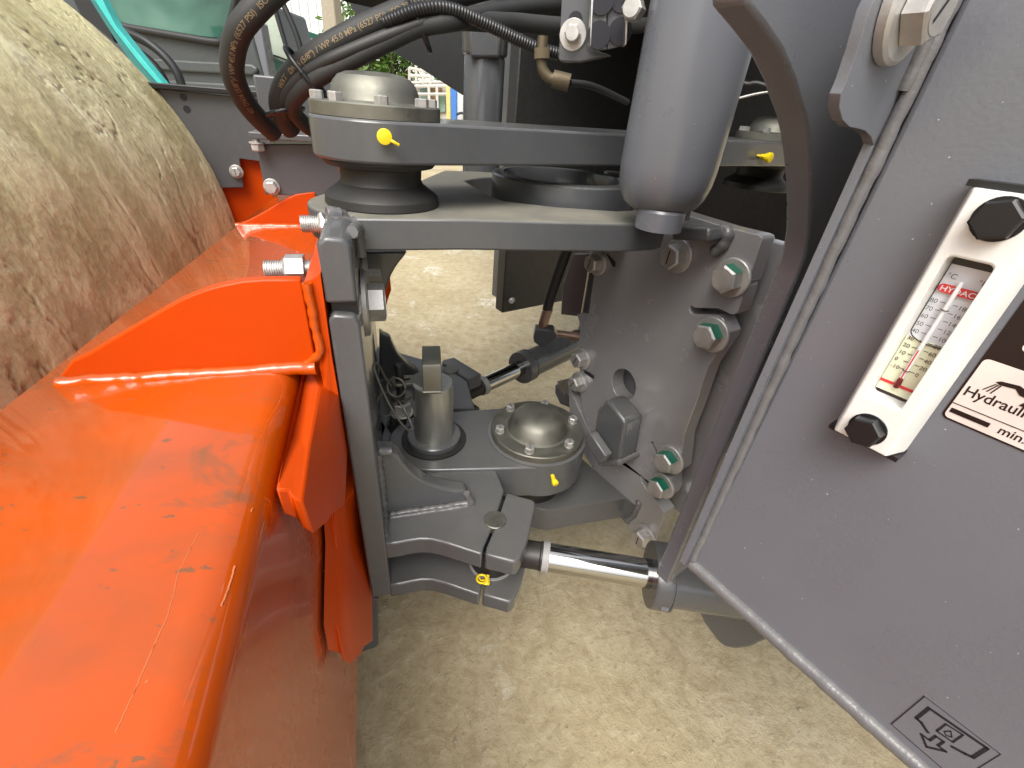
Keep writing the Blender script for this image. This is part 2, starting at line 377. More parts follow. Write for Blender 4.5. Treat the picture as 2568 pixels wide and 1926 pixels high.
def bolt(pos, axis, af, parent, hh=None, wr=None, wt=.003, mark=0, mat=None, green=False, rot=0, shank=0, name='bolt', label=None):
    me = bolt_mesh(af, hh or af*.62, wr if wr is not None else af*.95, wt, mark, mat or BOLTM, green, shank)
    o = bpy.data.objects.new(name, me); C.objects.link(o)
    M = basis(axis).to_4x4() @ Matrix.Rotation(rot, 4, 'Z'); M.translation = Vector(pos)
    o.parent = parent; o.matrix_parent_inverse = PINV[parent.name]; o.matrix_basis = M
    PINV[o.name] = M.inverted()
    if label: o['label'] = label
    return o
def stud(p0, axis, r, length, parent, mat=None, name='stud', pitch=.0025):
    nn = int(length/pitch*4); p0 = np.array(p0); a = np.array(axis)/np.linalg.norm(axis)
    path = [p0+a*length*i/nn for i in range(nn+1)]
    return tube(name, path, r, mat or BOLTM, parent, seg=20, smooth=False, rf=lambda i, q: 1+(.07 if i % 4 in (1, 2) else -.07))
def textmesh(s, size, bold=False):
    cu = bpy.data.curves.new('t', 'FONT'); cu.body = s; cu.size = size; cu.resolution_u = 3
    if bold: cu.offset = size*.012
    o = bpy.data.objects.new('t', cu); C.objects.link(o)
    dg = bpy.context.evaluated_depsgraph_get(); dg.update()
    me = bpy.data.meshes.new_from_object(o.evaluated_get(dg)); C.objects.unlink(o); bpy.data.objects.remove(o); bpy.data.curves.remove(cu)
    return me
def text_flat(name, s, size, org, ax, ay, mat, parent, bold=False, center=False, stretch=1.0):
    me = textmesh(s, size, bold); xs = [v.co.x for v in me.vertices]; off = (max(xs)+min(xs))/2 if center else 0
    for v in me.vertices: v.co = Vector(np.array(org)+(v.co.x-off)*stretch*ax+v.co.y*ay)
    me.materials.clear(); return link(name, me, mat, parent)
def poly(name, pts, mat, parent):
    me = bpy.data.meshes.new(name); me.from_pydata([tuple(p) for p in pts], [], [list(range(len(pts)))]); me.update()
    return link(name, me, mat, parent)

# ================================================================== SETTING
def grid_ground():
    bm = bmesh.new(); s = 90
    bmesh.ops.create_grid(bm, x_segments=8, y_segments=8, size=s)
    o = finish(bm, 'ground', GROUNDM, None, smooth=False); o['kind'] = 'structure'; o['label'] = 'dusty tan concrete yard under the machine'; return o
grid_ground()

# ================================================================== THE ROAD ROLLER
ROOT = empty('road_roller', (0, .7, 0), 'orange and grey articulated road roller seen close up at its steering joint', 'road roller')

# ---- drum
RD, UC = .67, -1.052
def vnoise(x, y, seed):
    xi, yi = np.floor(x).astype(np.int64), np.floor(y).astype(np.int64); fx, fy = x-xi, y-yi
    fx, fy = fx*fx*(3-2*fx), fy*fy*(3-2*fy)
    def h(a, b_):
        t = (a*374761393+b_*668265263+seed*974711) & 0x7fffffff
        t = ((t ^ (t >> 13))*1274126177) & 0x7fffffff
        return ((t ^ (t >> 16)) & 0xffff)/65535.
    return (h(xi, yi)*(1-fx)+h(xi+1, yi)*fx)*(1-fy)+(h(xi, yi+1)*(1-fx)+h(xi+1, yi+1)*fx)*fy
def fbm(x, y, seed, octv=5, g=.5):
    t, a, tot = 0, 1., 0
    for k_ in range(octv):
        t = t+a*vnoise(x*2**k_+k_*17.3, y*2**k_+k_*9.1, seed+k_); tot += a; a *= g
    return t/tot
def sstep(a, b_, x):
    t = np.clip((x-a)/(b_-a), 0, 1); return t*t*(3-2*t)
def make_drum():
    v0, v1, NV = -.30, 1.4886, 560
    cen = F(UC, 0, 0); cen[2] = RD+.004
    ang = np.radians(np.concatenate([np.linspace(-40, 115, 760), np.linspace(115, 320, 82)[1:-1]])); NA = len(ang)
    vv = v0+(v1-v0)*np.linspace(0, 1, NV+1)
    A, V = np.meshgrid(ang, vv); S = A*RD
    wx = fbm(S*3, V*3, 91, 3)*.25; wy = fbm(S*3+40, V*3, 95, 3)*.12
    n1 = fbm((S+wx)*9, (V+wy)*16, 3, 6, .55); n2 = fbm((S+wx)*26, (V+wy)*46, 21, 5, .6); n3 = fbm((S+wx)*4.2, (V+wy)*13, 47, 5, .52); n4 = fbm(S*2.5, V*2.5, 77, 4)
    flakes = sstep(.50, .54, n1)+.6*sstep(.53, .56, n2)
    crack = np.exp(-((n3-.5)/.010)**2)*sstep(.46, .56, n4)
    fine = fbm(S*110, V*150, 5, 3, .6)
    edge = np.clip((v1-V)/.025, 0, 1)
    Rr = RD-.006+edge*((n1-.5)*.0016+flakes*.0006+(n2-.5)*.0013+(fine-.5)*.0012-crack*.003)-(1-edge)**2*.006
    Rr[0] = Rr[-1] = RD-.012
    P = cen[None, None]+V[..., None]*FY+(Rr*np.cos(A))[..., None]*FX+(Rr*np.sin(A))[..., None]*UP
    co_ = P.reshape(-1, 3); idx = np.arange((NV+1)*NA).reshape(NV+1, NA)
    a_, b_ = idx[:-1], idx[1:]
    quads = np.stack([a_, np.roll(a_, -1, 1), np.roll(b_, -1, 1), b_], -1).reshape(-1, 4)
    nf = len(quads)
    loops = np.concatenate([quads.ravel(), idx[0][::-1], idx[-1]]).astype(np.int32)
    me = bpy.data.meshes.new('drum'); me.vertices.add(len(co_)); me.vertices.foreach_set('co', co_.ravel().astype(np.float32))
    me.loops.add(len(loops)); me.loops.foreach_set('vertex_index', loops)
    me.polygons.add(nf+2); me.polygons.foreach_set('loop_start', np.concatenate([np.arange(nf)*4, [nf*4, nf*4+NA]]).astype(np.int32))
    me.polygons.foreach_set('loop_total', np.concatenate([np.full(nf, 4), [NA, NA]]).astype(np.int32))
    me.update(calc_edges=True); me.validate()
    uvl = me.uv_layers.new(name='UVMap'); su = S.ravel()[loops]; sv = V.ravel()[loops]
    uvl.data.foreach_set('uv', np.stack([su, sv], -1).ravel().astype(np.float32))
    at_ = me.attributes.new('crust', 'FLOAT', 'POINT'); at_.data.foreach_set('value', np.clip(.5+.45*(n1-.5)*2+.22*(flakes-.8)+.5*(fine-.5), 0, 1).ravel().astype(np.float32))
    at_ = me.attributes.new('crack', 'FLOAT', 'POINT'); at_.data.foreach_set('value', crack.ravel().astype(np.float32))
    me.polygons.foreach_set('use_smooth', np.ones(nf+2, bool))
    return lab(link('drum', me, DRUMM, ROOT), 'big steel drum caked with tan soil')
make_drum()

# ---- front frame : orange cross beam with rounded fold
ZB, UFOLD, ZS = -.2585, -.098, -.872
VP = .465
def beam():
    def section(v):
        uf = -.333-(.424-v)*.068; rr = .025; pts = [(uf, ZB-.30), (uf, ZB-.004), (uf+.004, ZB)]
        for k in range(9):
            a = math.pi/2*(1-k/8); pts.append((UFOLD-rr+rr*math.cos(a), ZB-rr+rr*math.sin(a)))
        pts += [(UFOLD, ZS), (UFOLD-.012, ZS), (UFOLD-.012, ZB-.30)]
        return pts
    bm = bmesh.new(); rows = []
    NV = 12
    for j in range(NV+1):
        v = -.42+(1.455+.42)*j/NV; rows.append([bm.verts.new(F(u, v, d)) for u, d in section(v)])
    for A, B in zip(rows, rows[1:]):
        k = len(A)
        for i in range(k): bm.faces.new((A[i], A[(i+1) % k], B[(i+1) % k], B[i])).material_index = 1 if i == 11 else 0
    bm.faces.new(rows[0]); bm.faces.new(rows[-1][::-1])
    o = finish(bm, 'front_frame', ORANGE, ROOT, ang=50); o.data.materials.append(SHEETM); return o
FRONT = lab(beam(), 'glossy orange cross beam of the front frame')
g1 = Q('B7', (45, 1212), (200, 1165), (300, 1120), (400, 1060), (500, 1000), (650, 912), (800, 825), (900, 770), (970, 740), (1060, 705), (1150, 680), (1300, 650), (1430, 641), (1550, 640), (1668, 641), (1765, 1150))
gp = [Pfv(q, VP) for q in g1]; gp[0][2] = gp[-1][2] = CH+ZB-.002
prism('gusset', gp, FY*.012, ORANGE2, FRONT, .002)
weld([gp[0]-FY*.004+FX*.006+UP*.001, (gp[0]+gp[-1])/2-FY*.004+UP*.001, gp[-1]-FY*.004+UP*.001], .0105, FRONT, ORANGE, amp=.03)
b2a, b2b = Pz(cc('B7', 1240, 287), ZB), Pz(cc('B7', 1690, 297), ZB)
v2 = (b2a@FY+b2b@FY)/2
g2 = [Pfv(q, v2) for q in Q('B7', (1238, 287), (1330, 264), (1450, 200), (1560, 132), (1640, 95), (1760, 80), (1790, 297))]
g2[0][2] = g2[-1][2] = CH+ZB-.002
prism('gusset', g2, FY*.012, ORANGE2, FRONT, .002)
weld([g2[0]-FY*.004+FX*.006, g2[-1]-FY*.004], .009, FRONT, ORANGE, amp=.03)
# stepped flange plates that carry the joint
def strip(name, rows, back, parent=FRONT, mat=ORANGE2, bulge=.007):
    bm = bmesh.new(); RR = []
    for A, B, Cc in rows:
        D = Cc+FY*max(.02, back-(Cc@FY)); E_ = A+FY*max(.02, back-(A@FY))
        A2 = A*.52+B*.48; A3 = A*.38+B*.62-FY*bulge; C2 = B*.45+Cc*.55; C3 = B*.6+Cc*.4-FY*bulge
        RR.append([bm.verts.new(p) for p in (A, A2, A3, B-FY*bulge*1.5, C3, C2, Cc, D, E_)])
    k = len(RR[0])
    for X, Y in zip(RR, RR[1:]):
        for i in range(k): bm.faces.new((X[i], X[(i+1) % k], Y[(i+1) % k], Y[i]))
    bm.faces.new(RR[0]); bm.faces.new(RR[-1][::-1])
    return finish(bm, name, mat, parent, bev=.002, seg=2, ang=32)
UA, UB, UCC = -.094, -.077, -.0605
def row(i, a, b_, c_, top=False):
    if top: return (Pfv(cc(i, *a), VP+.004), Pfv(cc(i, *b_), VP+.002), Pfv(cc(i, *c_), VP))
    return (Pfu(cc(i, *a), UA), Pfu(cc(i, *b_), UB), Pfu(cc(i, *c_), UCC))
r_top = row('B7', (1690, 655), (1740, 640), (1795, 600), True)
r_mid = row('B7', (1790, 1130), (1830, 1080), (1868, 1130), True)
r_cor = (Pfv(cc('B7', 1790, 1200), VP), Pfv(cc('B7', 1830, 1380), VP-.003), Pfv(cc('B7', 1912, 1380), VP))
strip('flange_plate', [r_top, r_mid, r_cor], .9, bulge=.001)
strip('flange_plate', [(Pfv(cc('B7', 1700, 1240), VP+.02), Pfv(cc('B7', 1800, 1300), VP), Pfv(cc('B7', 1912, 1382), VP)), row('B7', (1625, 1655), (1735, 1659), (1908, 1655)), row('B8', (322, 60), (485, 80), (690, 40)), row('B8', (368, 205), (545, 268), (720, 158))], .62)
strip('flange_plate', [row('B8', (592, 150), (690, 150), (770, 80)), row('B8', (607, 375), (720, 380), (850, 350)), row('B8', (598, 845), (725, 825), (856, 788)), row('B8', (625, 988), (755, 1015), (880, 930))], .66)
weld([Pfv(cc('B7', 1705, 665), VP-.002), Pfv(cc('B7', 1775, 1000), VP-.002), Pfv(cc('B7', 1790, 1110), VP-.002), Pfv(cc('B7', 1700, 1185), VP-.002)], .0065, FRONT, ORANGE, smooth=True)
# far end wall of the front frame, its grey guard and bracket
VW = 1.50
ew = [Pfv(q, VW) for q in Q('A1', (1380, 900), (1400, 1659), (1880, 1659), (1900, 1420), (1880, 900))]
prism('end_wall', ew, FY*.015, ORANGE2, FRONT, .002)
# orange lug seen behind the web plate
prism('lug', [Pfv(q, 1.0) for q in Q('A6', (850, 1120), (925, 985), (933, 1090), (905, 1170), (885, 1250), (848, 1312))], FY*.02, ORANGE2, FRONT, .003)
prism('lug', [Pfv(q, .95) for q in Q('A2', (1030, 1225), (1120, 1225), (1100, 1300), (1040, 1300))], FY*.05, ORANGE, FRONT, .004)
# studs and nuts that come through the flange
for px, ln, v in ((('B7', 1440, 575), .055, .56), (('A6', 182, 535), .045, .60)):
    tip = Pfv(cc(*px), v)
    stud(tip, FX, .0095, ln, FRONT)
    bolt(tip+FX*.043, -FX, .03, FRONT, hh=.022, wr=0, name='nut')
# ---- grey guard panel behind the drum
VG = 1.47
gpan = [Pfv(q, VG) for q in Q('A1', (900, 606), (1090, 612), (1820, 690), (1880, 700), (1880, 1130), (1660, 1100), (1690, 1300), (1300, 1310), (1200, 1000), (900, 900))]
GUARD = lab(prism('guard_panel', gpan, FY*.006, GREY, ROOT, .0015), 'flat grey guard panel behind the drum')
bolt(Pfv(cc('A1', 1640, 1190), VG-.001), -FY, .022, GUARD, mark=90, hh=.012, wr=.017, label='hex bolt with a black ink stroke')
for q in ((1272, 674), (1296, 757)): lathe('screw_hole', [(0, .0005), (.008, .0005), (.008, 0)], Pfv(cc('A1', *q), VG-.0005), -FY, INK, GUARD, seg=16)
box('top_rail', Pfv(cc('A1', 900, 600), VG-.02), FX*.55, UP*.012, FY*.03, BLACKP, GUARD, .002)
# bracket box with hose clamp plate
VBK = 1.10
bk = [Pfv(q, VBK) for q in Q('A1', (1775, 1000), (1840, 1350), (2500, 1370), (2500, 1000))]
BRK = lab(prism('hose_bracket', bk, FY*.01, GREY, ROOT, .002), 'grey bracket that carries the hose ends')
box('bracket_top', Pfv(cc('A1', 1728, 962), VBK-.03), FX*.40, FY*.14, UP*.012, GREY, BRK, .002)
bolt(Pfv(cc('A1', 1885, 1295), VBK-.001), -FY, .022, BRK, hh=.014, wr=.016)
bolt(Pfv(cc('A1', 1780, 985), VBK-.018), -UP, .022, BRK, hh=.012, wr=.014)
stud(Pfv(cc('A1', 1790, 1045), VBK-.018), UP, .007, .03, BRK)
box('clamp_plate', Pfv(cc('A1', 1810, 830), 1.28), FX*.34, FY*.01, UP*.085, GREY, BRK, .004)

# ---- joint plate (upper) with its mount block, post and lobes
DT, DB = -.1225, -.16
uB, vB = .0102, .6496
BC = F(uB, vB, 0)                                # upper bearing axis
def uv2(q, d=DT): p = Pz(q, d); return (p@FX, p@FY)
def joint_plate():
    out = [(-.024, .556)]
    fr = [uv2(q) for q in [(1000, 474), (1200, 480), (1350, 484), (1425, 483)]]
    out += fr
    out += [(fr[-1][0]+.02, fr[-1][1]+.012), (fr[-1][0]+.03, fr[-1][1]+.04), (fr[-1][0]+.02, fr[-1][1]+.09)]
    out += [uv2(q) for q in [(1330, 456), (1200, 447), (1090, 434), (1060, 424), (1003, 390), (1022, 386), (1045, 383), (1092, 381)]]
    p1 = uv2((1092, 381)); out += [(p1[0]+.25, p1[1]+.02), (p1[0]+.28, p1[1]+.12)]
    out += [uv2((1092, 373.5)), uv2((960, 367.5))]
    for k in range(17):
        a = math.radians(78+k*(240-78)/16); out.append((uB+.094*math.cos(a), vB+.094*math.sin(a)))
    out += [(-.036, .575), (-.026, .575)]
    return [F(u, v, DB) for u, v in out]
JP = lab(prism('joint_plate', joint_plate(), UP*(DT-DB), GREYD, ROOT, .003), 'thick grey joint plate, dusty on top')
PU0, PU1 = -.058, -.0265
mb = [F(PU0, VP, -.188), F(PU1, VP, -.188), F(PU1, VP, -.137), F(PU1, VP, -.128), F(PU1-.006, VP, -.1215), F(PU0+.008, VP, -.1195), F(PU0, VP, -.127)]
prism('mount_block', mb, FY*.30, GREY, JP, .004, 3)
weld([F(-.048, .545, -.125), F(-.036, .556, -.127), F(-.026, .562, -.13)], .010, JP, smooth=True)
weld([F(-.0255, .50, -.124), F(-.024, .53, -.127), F(-.0225, .553, -.133), F(-.022, .556, -.165)], .009, JP, smooth=True)
weld([F(-.055, .565, -.121), F(-.04, .57, -.122)], .012, JP)
prism('web_plate', [Pfv(q, .70) for q in Q('A6', (640, 775), (1065, 770), (1030, 820), (1000, 855), (965, 905), (930, 970), (905, 1040), (885, 1100), (858, 1135), (800, 1150), (640, 1150))], FY*.02, GREY, JP, .003)
# post : tall plate bolted to the orange flange
POST = lab(prism('post', [F(PU0, VP, -.703), F(PU1, VP, -.703), F(PU1, VP, -.212), F(PU1-.005, VP, -.203), F(PU0+.006, VP, -.200), F(PU0, VP, -.206)], FY*.70, GREY, ROOT, .003), 'tall grey post plate that carries the steering lobes')
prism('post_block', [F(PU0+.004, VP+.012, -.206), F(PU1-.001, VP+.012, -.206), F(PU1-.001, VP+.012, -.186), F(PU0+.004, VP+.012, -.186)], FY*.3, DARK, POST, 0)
bolt(F(PU1, .587, -.237), FX, .044, POST, hh=.021, wr=.044, wt=.007)
bolt(F(PU1, .72, -.238), FX, .044, POST, hh=.021, wr=.044, wt=.007)
prism('lower_bracket', [Pfv(q, .545) for q in Q('B8', (700, 700), (913, 690), (911, 950), (895, 970), (800, 1000), (700, 1000))], FY*.012, GREY, POST, .002)
# lobes (two pairs) ------------------------------------------------
LT, LB2, LT2, LBB = -.577, -.612, -.680, -.712
def lobe_set(main, clamp, pin, rp, name):
    root = None
    for d0, d1 in ((LT, LB2), (LT2, LBB)):
        P1 = [np.array([p[0], p[1], CH+d1]) for p in main]
        o = prism('steering_lobe', P1, UP*(d0-d1), GREY, ROOT if root is None else root, .003)
        if root is None: root = o
        prism('clamp_half', [np.array([p[0], p[1], CH+d1]) for p in clamp], UP*(d0-d1), GREY, root, .004, 3)
    lathe('pin_head', [(rp, -.01), (rp, .002), (rp*.93, .003), (0, .003)], [pin[0], pin[1], CH+LT], UP, STEEL, root, seg=32)
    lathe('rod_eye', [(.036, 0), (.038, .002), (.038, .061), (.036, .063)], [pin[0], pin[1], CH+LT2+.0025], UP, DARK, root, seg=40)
    lathe('shim_ring', [(.041, 0), (.041, .003), (.03, .003), (.03, 0)], [pin[0], pin[1], CH+LT2+.0003], UP, WHITER, root, seg=40, closed=True)
    return lab(root, name)
def zz(l): return [Pz(q, LT) for q in l]
n_main = [F(PU1-.002, .80, LT), F(PU1-.002, VP+.001, LT)] + zz(Q('B2', (430, 775), (520, 757), (600, 746), (680, 749), (780, 772), (1062, 860), (1075, 800), (1100, 745), (1128, 680), (1160, 600), (1188, 510), (1228, 388), (1112, 92), (525, 160)))
n_clamp = zz(Q('B2', (1086, 862), (1295, 915), (1328, 905), (1348, 880), (1400, 760), (1462, 490), (1456, 465), (1436, 450), (1246, 398), (1205, 520), (1178, 605), (1146, 685), (1118, 750), (1095, 805)))
n_pin = Pz(cc('B2', 1160, 608), LT)
NEAR = lobe_set(n_main, n_clamp, n_pin, .0185, 'near pair of grey steering lobes with a yellow grease cap')
f_main = [F(PU1-.002, .70, LT)] + zz(Q('B1', (300, 945), (1070, 892), (1002, 645), (765, 492))) + [F(PU1-.002, 1.12, LT)]
f_clamp = zz(Q('B1', (768, 478), (770, 452), (880, 422), (1130, 575), (1128, 590), (1012, 636)))
f_pin = Pz(cc('B1', 850, 547), LT)
FAR = lobe_set(f_main, f_clamp, f_pin, .019, 'far pair of grey steering lobes behind the steel pin')
# lobe gusset with concave edge
ga, gb = Pz(cc('B2', 430, 548), LT), Pz(cc('B2', 985, 468), LT)
gdir = (gb-ga)/np.linalg.norm(gb-ga); gn = np.cross(gdir, UP); gk = ga@gn
def on_g(q):
    d = ray(*q); return C0+d*((gk-C0@gn)/(d@gn))
gc = [on_g(q) for q in Q('B2', (385, 95), (440, 125), (480, 190), (540, 255), (640, 322), (760, 365), (860, 385), (945, 392), (985, 470))]
ga0 = ga-gdir*((ga-F(PU1-.003, 0, 0))@FX)/(gdir@FX)
top = ga0.copy(); top[2] = gc[0][2]+.004
prism('lobe_gusset', [ga0, top]+gc, gn*.026 if (gn@FY) > 0 else -gn*.026, GREY, NEAR, .004, 3)
s_ = -gn if gn@FY > 0 else gn
weld([ga0+s_*.003+gdir*.012, gb+s_*.003], .0075, NEAR)
weld([ga0+s_*.010+gdir*.012, gb+s_*.009-gdir*.01], .006, NEAR)
weld([gb+s_*.004, gc[-2]+s_*.004], .008, NEAR)
weld([F(PU1, VP+.012, LT+.004), F(PU1, .53, LT+.003), ga0+s_*.006], .007, NEAR)
weld([ga0+s_*.004+gdir*.003, top+s_*.004+gdir*.003], .009, NEAR)
weld([top+gdir*.004, gc[0]], .010, NEAR)
# far gusset
fgp = [Pfv(q, .93) for q in Q('B1', (190, 190), (225, 225), (290, 250), (320, 320), (360, 400), (420, 470), (480, 520), (560, 560), (560, 640), (190, 640))]
prism('lobe_gusset', fgp, FY*.026, GREY, FAR, .004)
# grease fittings (yellow caps)
def grease_cap(pos, axis, parent, tab, r=.0065, ln=.016):
    a = np.array(axis)/np.linalg.norm(axis)
    o = lathe('grease_cap', [(0, 0), (r*.55, 0), (r*.6, ln*.4), (r*.8, ln*.45), (r*.8, ln*.6), (r, ln*.66), (r*1.02, ln*.95), (r*.8, ln), (0, ln)], pos, a, YELLOW, parent, seg=24)
    t = np.array(tab)/np.linalg.norm(tab); s = np.cross(a, t); c0 = np.array(pos)+a*ln*.62
    tube('cap_strap', [c0+t*r*.7, c0+t*r*1.4+a*.001, c0+t*r*2.2-a*.002], r*.22, YELLOW, parent, seg=8)
    return o
grease_cap(Pd(cc('B2', 1105, 1010), np.linalg.norm(n_pin[:2])-.040), [-.1, -.75, -.6], NEAR, [-1, 0, .3])
cq = Pd(cc('B2', 1062, 1035), np.linalg.norm(n_pin[:2])-.052)
tube('cap_loop', [cq+np.array([.008*math.cos(t), -.002, .011*math.sin(t)]) for t in np.linspace(.3, 5.9, 9)], .0018, YELLOW, NEAR, seg=8)

# ---- upper link arm between the two vertical bearings
AL, RA = .904, .078
c1 = np.array([-.191, .621, 0]); c2 = c1+RX*AL
A0, A1_, AF0, AF1 = -.068, -.024, -.024, -.010
pts = []
for k in range(25):
    a = math.radians(90+180*k/24); pts.append(c1+RA*(math.cos(a)*RX+math.sin(a)*RY))
for k in range(25):
    a = math.radians(-90+180*k/24); pts.append(c2+RA*(math.cos(a)*RX+math.sin(a)*RY))
ARM = lab(prism('link_arm', [np.array([p[0], p[1], CH+A0]) for p in pts], UP*(A1_-A0-.0005), GREY, ROOT, .003), 'long grey link arm joining two capped bearings')
def bearing(c_, off, nb=8, rscale=1, top=AF1, label=None):
    o = np.array([c_[0], c_[1], CH])
    cap = lathe('bearing_cap', [(.0755, A1_), (.0755, top-.012*0-.0015), (.074, top), (.056, top), (.053, top+.002), (.0515, top+.006), (.050, top+.012), (.047, top+.019), (.041, top+.0255), (.032, top+.029), (.018, top+.0305), (0, top+.031)], o, UP, STEEL, ARM, seg=72, ang=25)
    for k in range(nb):
        a = math.radians(off+360*k/nb)
        bolt(o+np.array([.0655*math.cos(a), .0655*math.sin(a), top]), UP, .0135, ARM, hh=.0085, wr=0, rot=random.random())
    lathe('bearing_neck', [(.071, A0+.001), (.0705, A0-.003), (.066, A0-.008), (.058, A0-.0095), (.051, A0-.011), (.050, A0-.024), (.052, A0-.029), (.060, A0-.035), (.069, A0-.041), (.0715, A0-.044), (.0725, DT+.0015), (.071, DT-.0005)], o, UP, RUBBER, ARM, seg=64)
    return cap
bearing(c1, 22); bearing(c2, 10)
gq = Pd(cc('A2', 1370, 1015), .571); d_ = gq-np.array([c1[0], c1[1], gq[2]]); d_ /= np.linalg.norm(d_)
grease_cap(np.array([c1[0], c1[1], gq[2]])+d_*(RA-.002), d_+UP*.05, ARM, [1, 0, -.45], r=.0078, ln=.013)
gq = Prv(cc('A4', 1085, 930), c2@RY-RA+.001)
grease_cap(gq, -RY, ARM, [-1, 0, .1], r=.009, ln=.022)

# ---- dark ring in the joint plate cut-out
rc = Pd((1215, 400), .845)
RING = lab(lathe('bearing_ring', [(.123, -.175), (.123, -.099), (.120, -.0965), (.104, -.0955), (.102, -.099), (.101, -.130), (0, -.130), (0, -.175)], [rc[0], rc[1], CH], UP, GREY, ROOT, seg=80, closed=False), 'thick dark grey ring set in the joint plate')
weld([np.array([rc[0]+.097*math.cos(t), rc[1]+.097*math.sin(t), CH-.128]) for t in np.linspace(0, 6.2, 40)], .006, RING, DARK)

# ---- canister (accumulator) standing on the joint plate
az_ = math.radians(15.3); kc = np.array([.65*math.sin(az_), .65*math.cos(az_), CH])
CAN = lab(lathe('canister', [(0, -.103), (.022, -.1035), (.036, -.101), (.046, -.0945), (.053, -.084), (.0575, -.068), (.0590, -.05), (.0590, .0), (.0590, .1), (.0590, .35), (.05, .38), (0, .39)], kc, UP, TANKG, ROOT, seg=72, ang=60), 'tall smooth grey canister with rounded bottom')
lathe('canister_foot', [(.030, DT+.0002), (.030, -.100), (.028, -.097), (0, -.097)], kc+np.array([.0, -.018, 0]), UP, TANKG, CAN, seg=40)

# ---- lower bearing, lower arm and removable pin
dc = np.array([.0595, .727, CH]); FT = -.552
pc = np.array([-.144, .682, CH]); AT = -.570
def hull_arm():
    e = (dc-pc)[:2]; e = e/np.linalg.norm(e); nn = np.array([-e[1], e[0]]); out = []
    a0 = math.atan2(nn[1], nn[0])
    for k in range(17):
        a = a0+math.pi*k/16; out.append((pc[0]+.088*math.cos(a), pc[1]+.088*math.sin(a)))
    for k in range(25):
        a = a0+math.pi+math.pi*k/24; out.append((dc[0]+.100*math.cos(a), dc[1]+.100*math.sin(a)))
    return [np.array([x, y, CH-.645]) for x, y in out]
LARM = lab(prism('lower_arm', hull_arm(), UP*(.645+AT), GREY, ROOT, .003), 'low grey arm between the pin and the domed cap')
lathe('arm_boss', [(.101, -.645), (.101, FT-.0155), (.099, FT-.0145), (.07, FT-.0145)], dc, UP, GREY, LARM, seg=72)
lathe('lower_cap', [(.0945, FT-.0145), (.0945, FT-.002), (.093, FT), (.066, FT), (.062, FT+.002), (.059, FT+.008), (.054, FT+.020), (.047, FT+.028), (.036, FT+.034), (.020, FT+.038), (0, FT+.039)], dc, UP, STEEL, LARM, seg=80, ang=25)
for x, y in ((1400, 885), (1725, 840), (1992, 1000), (1945, 1220), (1580, 1275), (1305, 1090)):
    p = Pz(cc('B1', x, y), FT+.006); dd = p-dc; dd[2] = 0; dd /= np.linalg.norm(dd)
    bolt(dc+dd*.0795+UP*FT, UP, .0165, LARM, hh=.010, wr=.0095, wt=.001, mark=75+random.randint(-30, 30), rot=random.random())
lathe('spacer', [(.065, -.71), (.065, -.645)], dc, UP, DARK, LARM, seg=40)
gq = Pd(cc('B1', 1785, 1515), np.linalg.norm(dc[:2])-.099); dd = np.array([gq[0], gq[1], 0])-np.array([dc[0], dc[1], 0]); dd /= np.linalg.norm(dd)
grease_cap(gq, dd*.8-UP*.3+np.array([.1, 0, 0]), LARM, [-.2, 0, 1], r=.0062, ln=.021)
# pin
lathe('pin_washer', [(.052, AT), (.052, AT+.013), (.050, AT+.015), (.037, AT+.015)], pc, UP, GREY, LARM, seg=56)
lathe('pin_seat', [(.063, AT+.0005), (.063, AT+.004), (.05, AT+.005)], pc, UP, RUBBER, LARM, seg=56)
PT = -.437
PIN = lab(lathe('pin', [(.037, AT+.012), (.037, PT-.0015), (.0355, PT), (0, PT)], pc, UP, PINM, ROOT, seg=64), 'upright steel pin with a bent strap handle')
# strap handle : bent flat bar, near leg welded to the pin's near side
hb = [Pd(q, .655) for q in Q('B1', (592, 745), (765, 745), (758, 490), (585, 495))]
hx = hb[1]-hb[0]; hx[2] = 0; hw = np.linalg.norm(hx); hx /= hw; hy = np.array([-hx[1], hx[0], 0]); hy = hy if hy[1] > 0 else -hy
hz0, hz1 = hb[0][2], hb[3][2]; th_ = .006
def strap_prof(dz0, z1, dep): return [(0, dz0), (0, z1-.006), (.002, z1-.002), (.006, z1), (dep-.006, z1), (dep-.002, z1-.002), (dep, z1-.006), (dep, dz0+.035), (dep-th_, dz0+.035), (dep-th_, z1-th_), (th_, z1-th_), (th_, dz0)]
prism('handle', [hb[0]+hy*a+UP*(zq-hz0) for a, zq in strap_prof(hz0, hz1, .072)], hx*hw, STEEL, PIN, .0012)
weld([hb[0]-UP*.0015, hb[0]+hx*hw-UP*.0015], .004, PIN, STEEL)
# side tab with slot, and the stud that goes through it
tz = PT+.0; tpts = [Pz(q, tz) for q in Q('B1', (600, 560), (540, 570), (500, 590), (350, 592), (310, 605), (290, 635), (310, 668), (350, 682), (470, 668), (510, 672), (560, 700), (610, 720))]
def tabuv(p): return (p[0], p[1])
slot = [Pz(q, tz) for q in Q('B1', (330, 635), (345, 620), (460, 608), (475, 622), (455, 640), (350, 652))]
holed('pin_tab', [tabuv(p) for p in tpts], [[tabuv(p) for p in slot]], np.array([0, 0, tz+CH-.005]), np.array([1., 0, 0]), np.array([0, 1., 0]), .005, STEEL, PIN, .0008)
sq = Pz(cc('B1', 378, 632), tz)
lathe('stop_stud', [(.0075, -.1), (.0075, .030), (.006, .032), (0, .032)], sq, UP, DARK, PIN, seg=24)
lathe('stud_washer', [(.019, -.038), (.019, -.034), (.009, -.034)], sq, UP, STEEL, PIN, seg=28)
bolt(sq-UP*.075, UP, .03, PIN, hh=.022, wr=.022, name='nut')
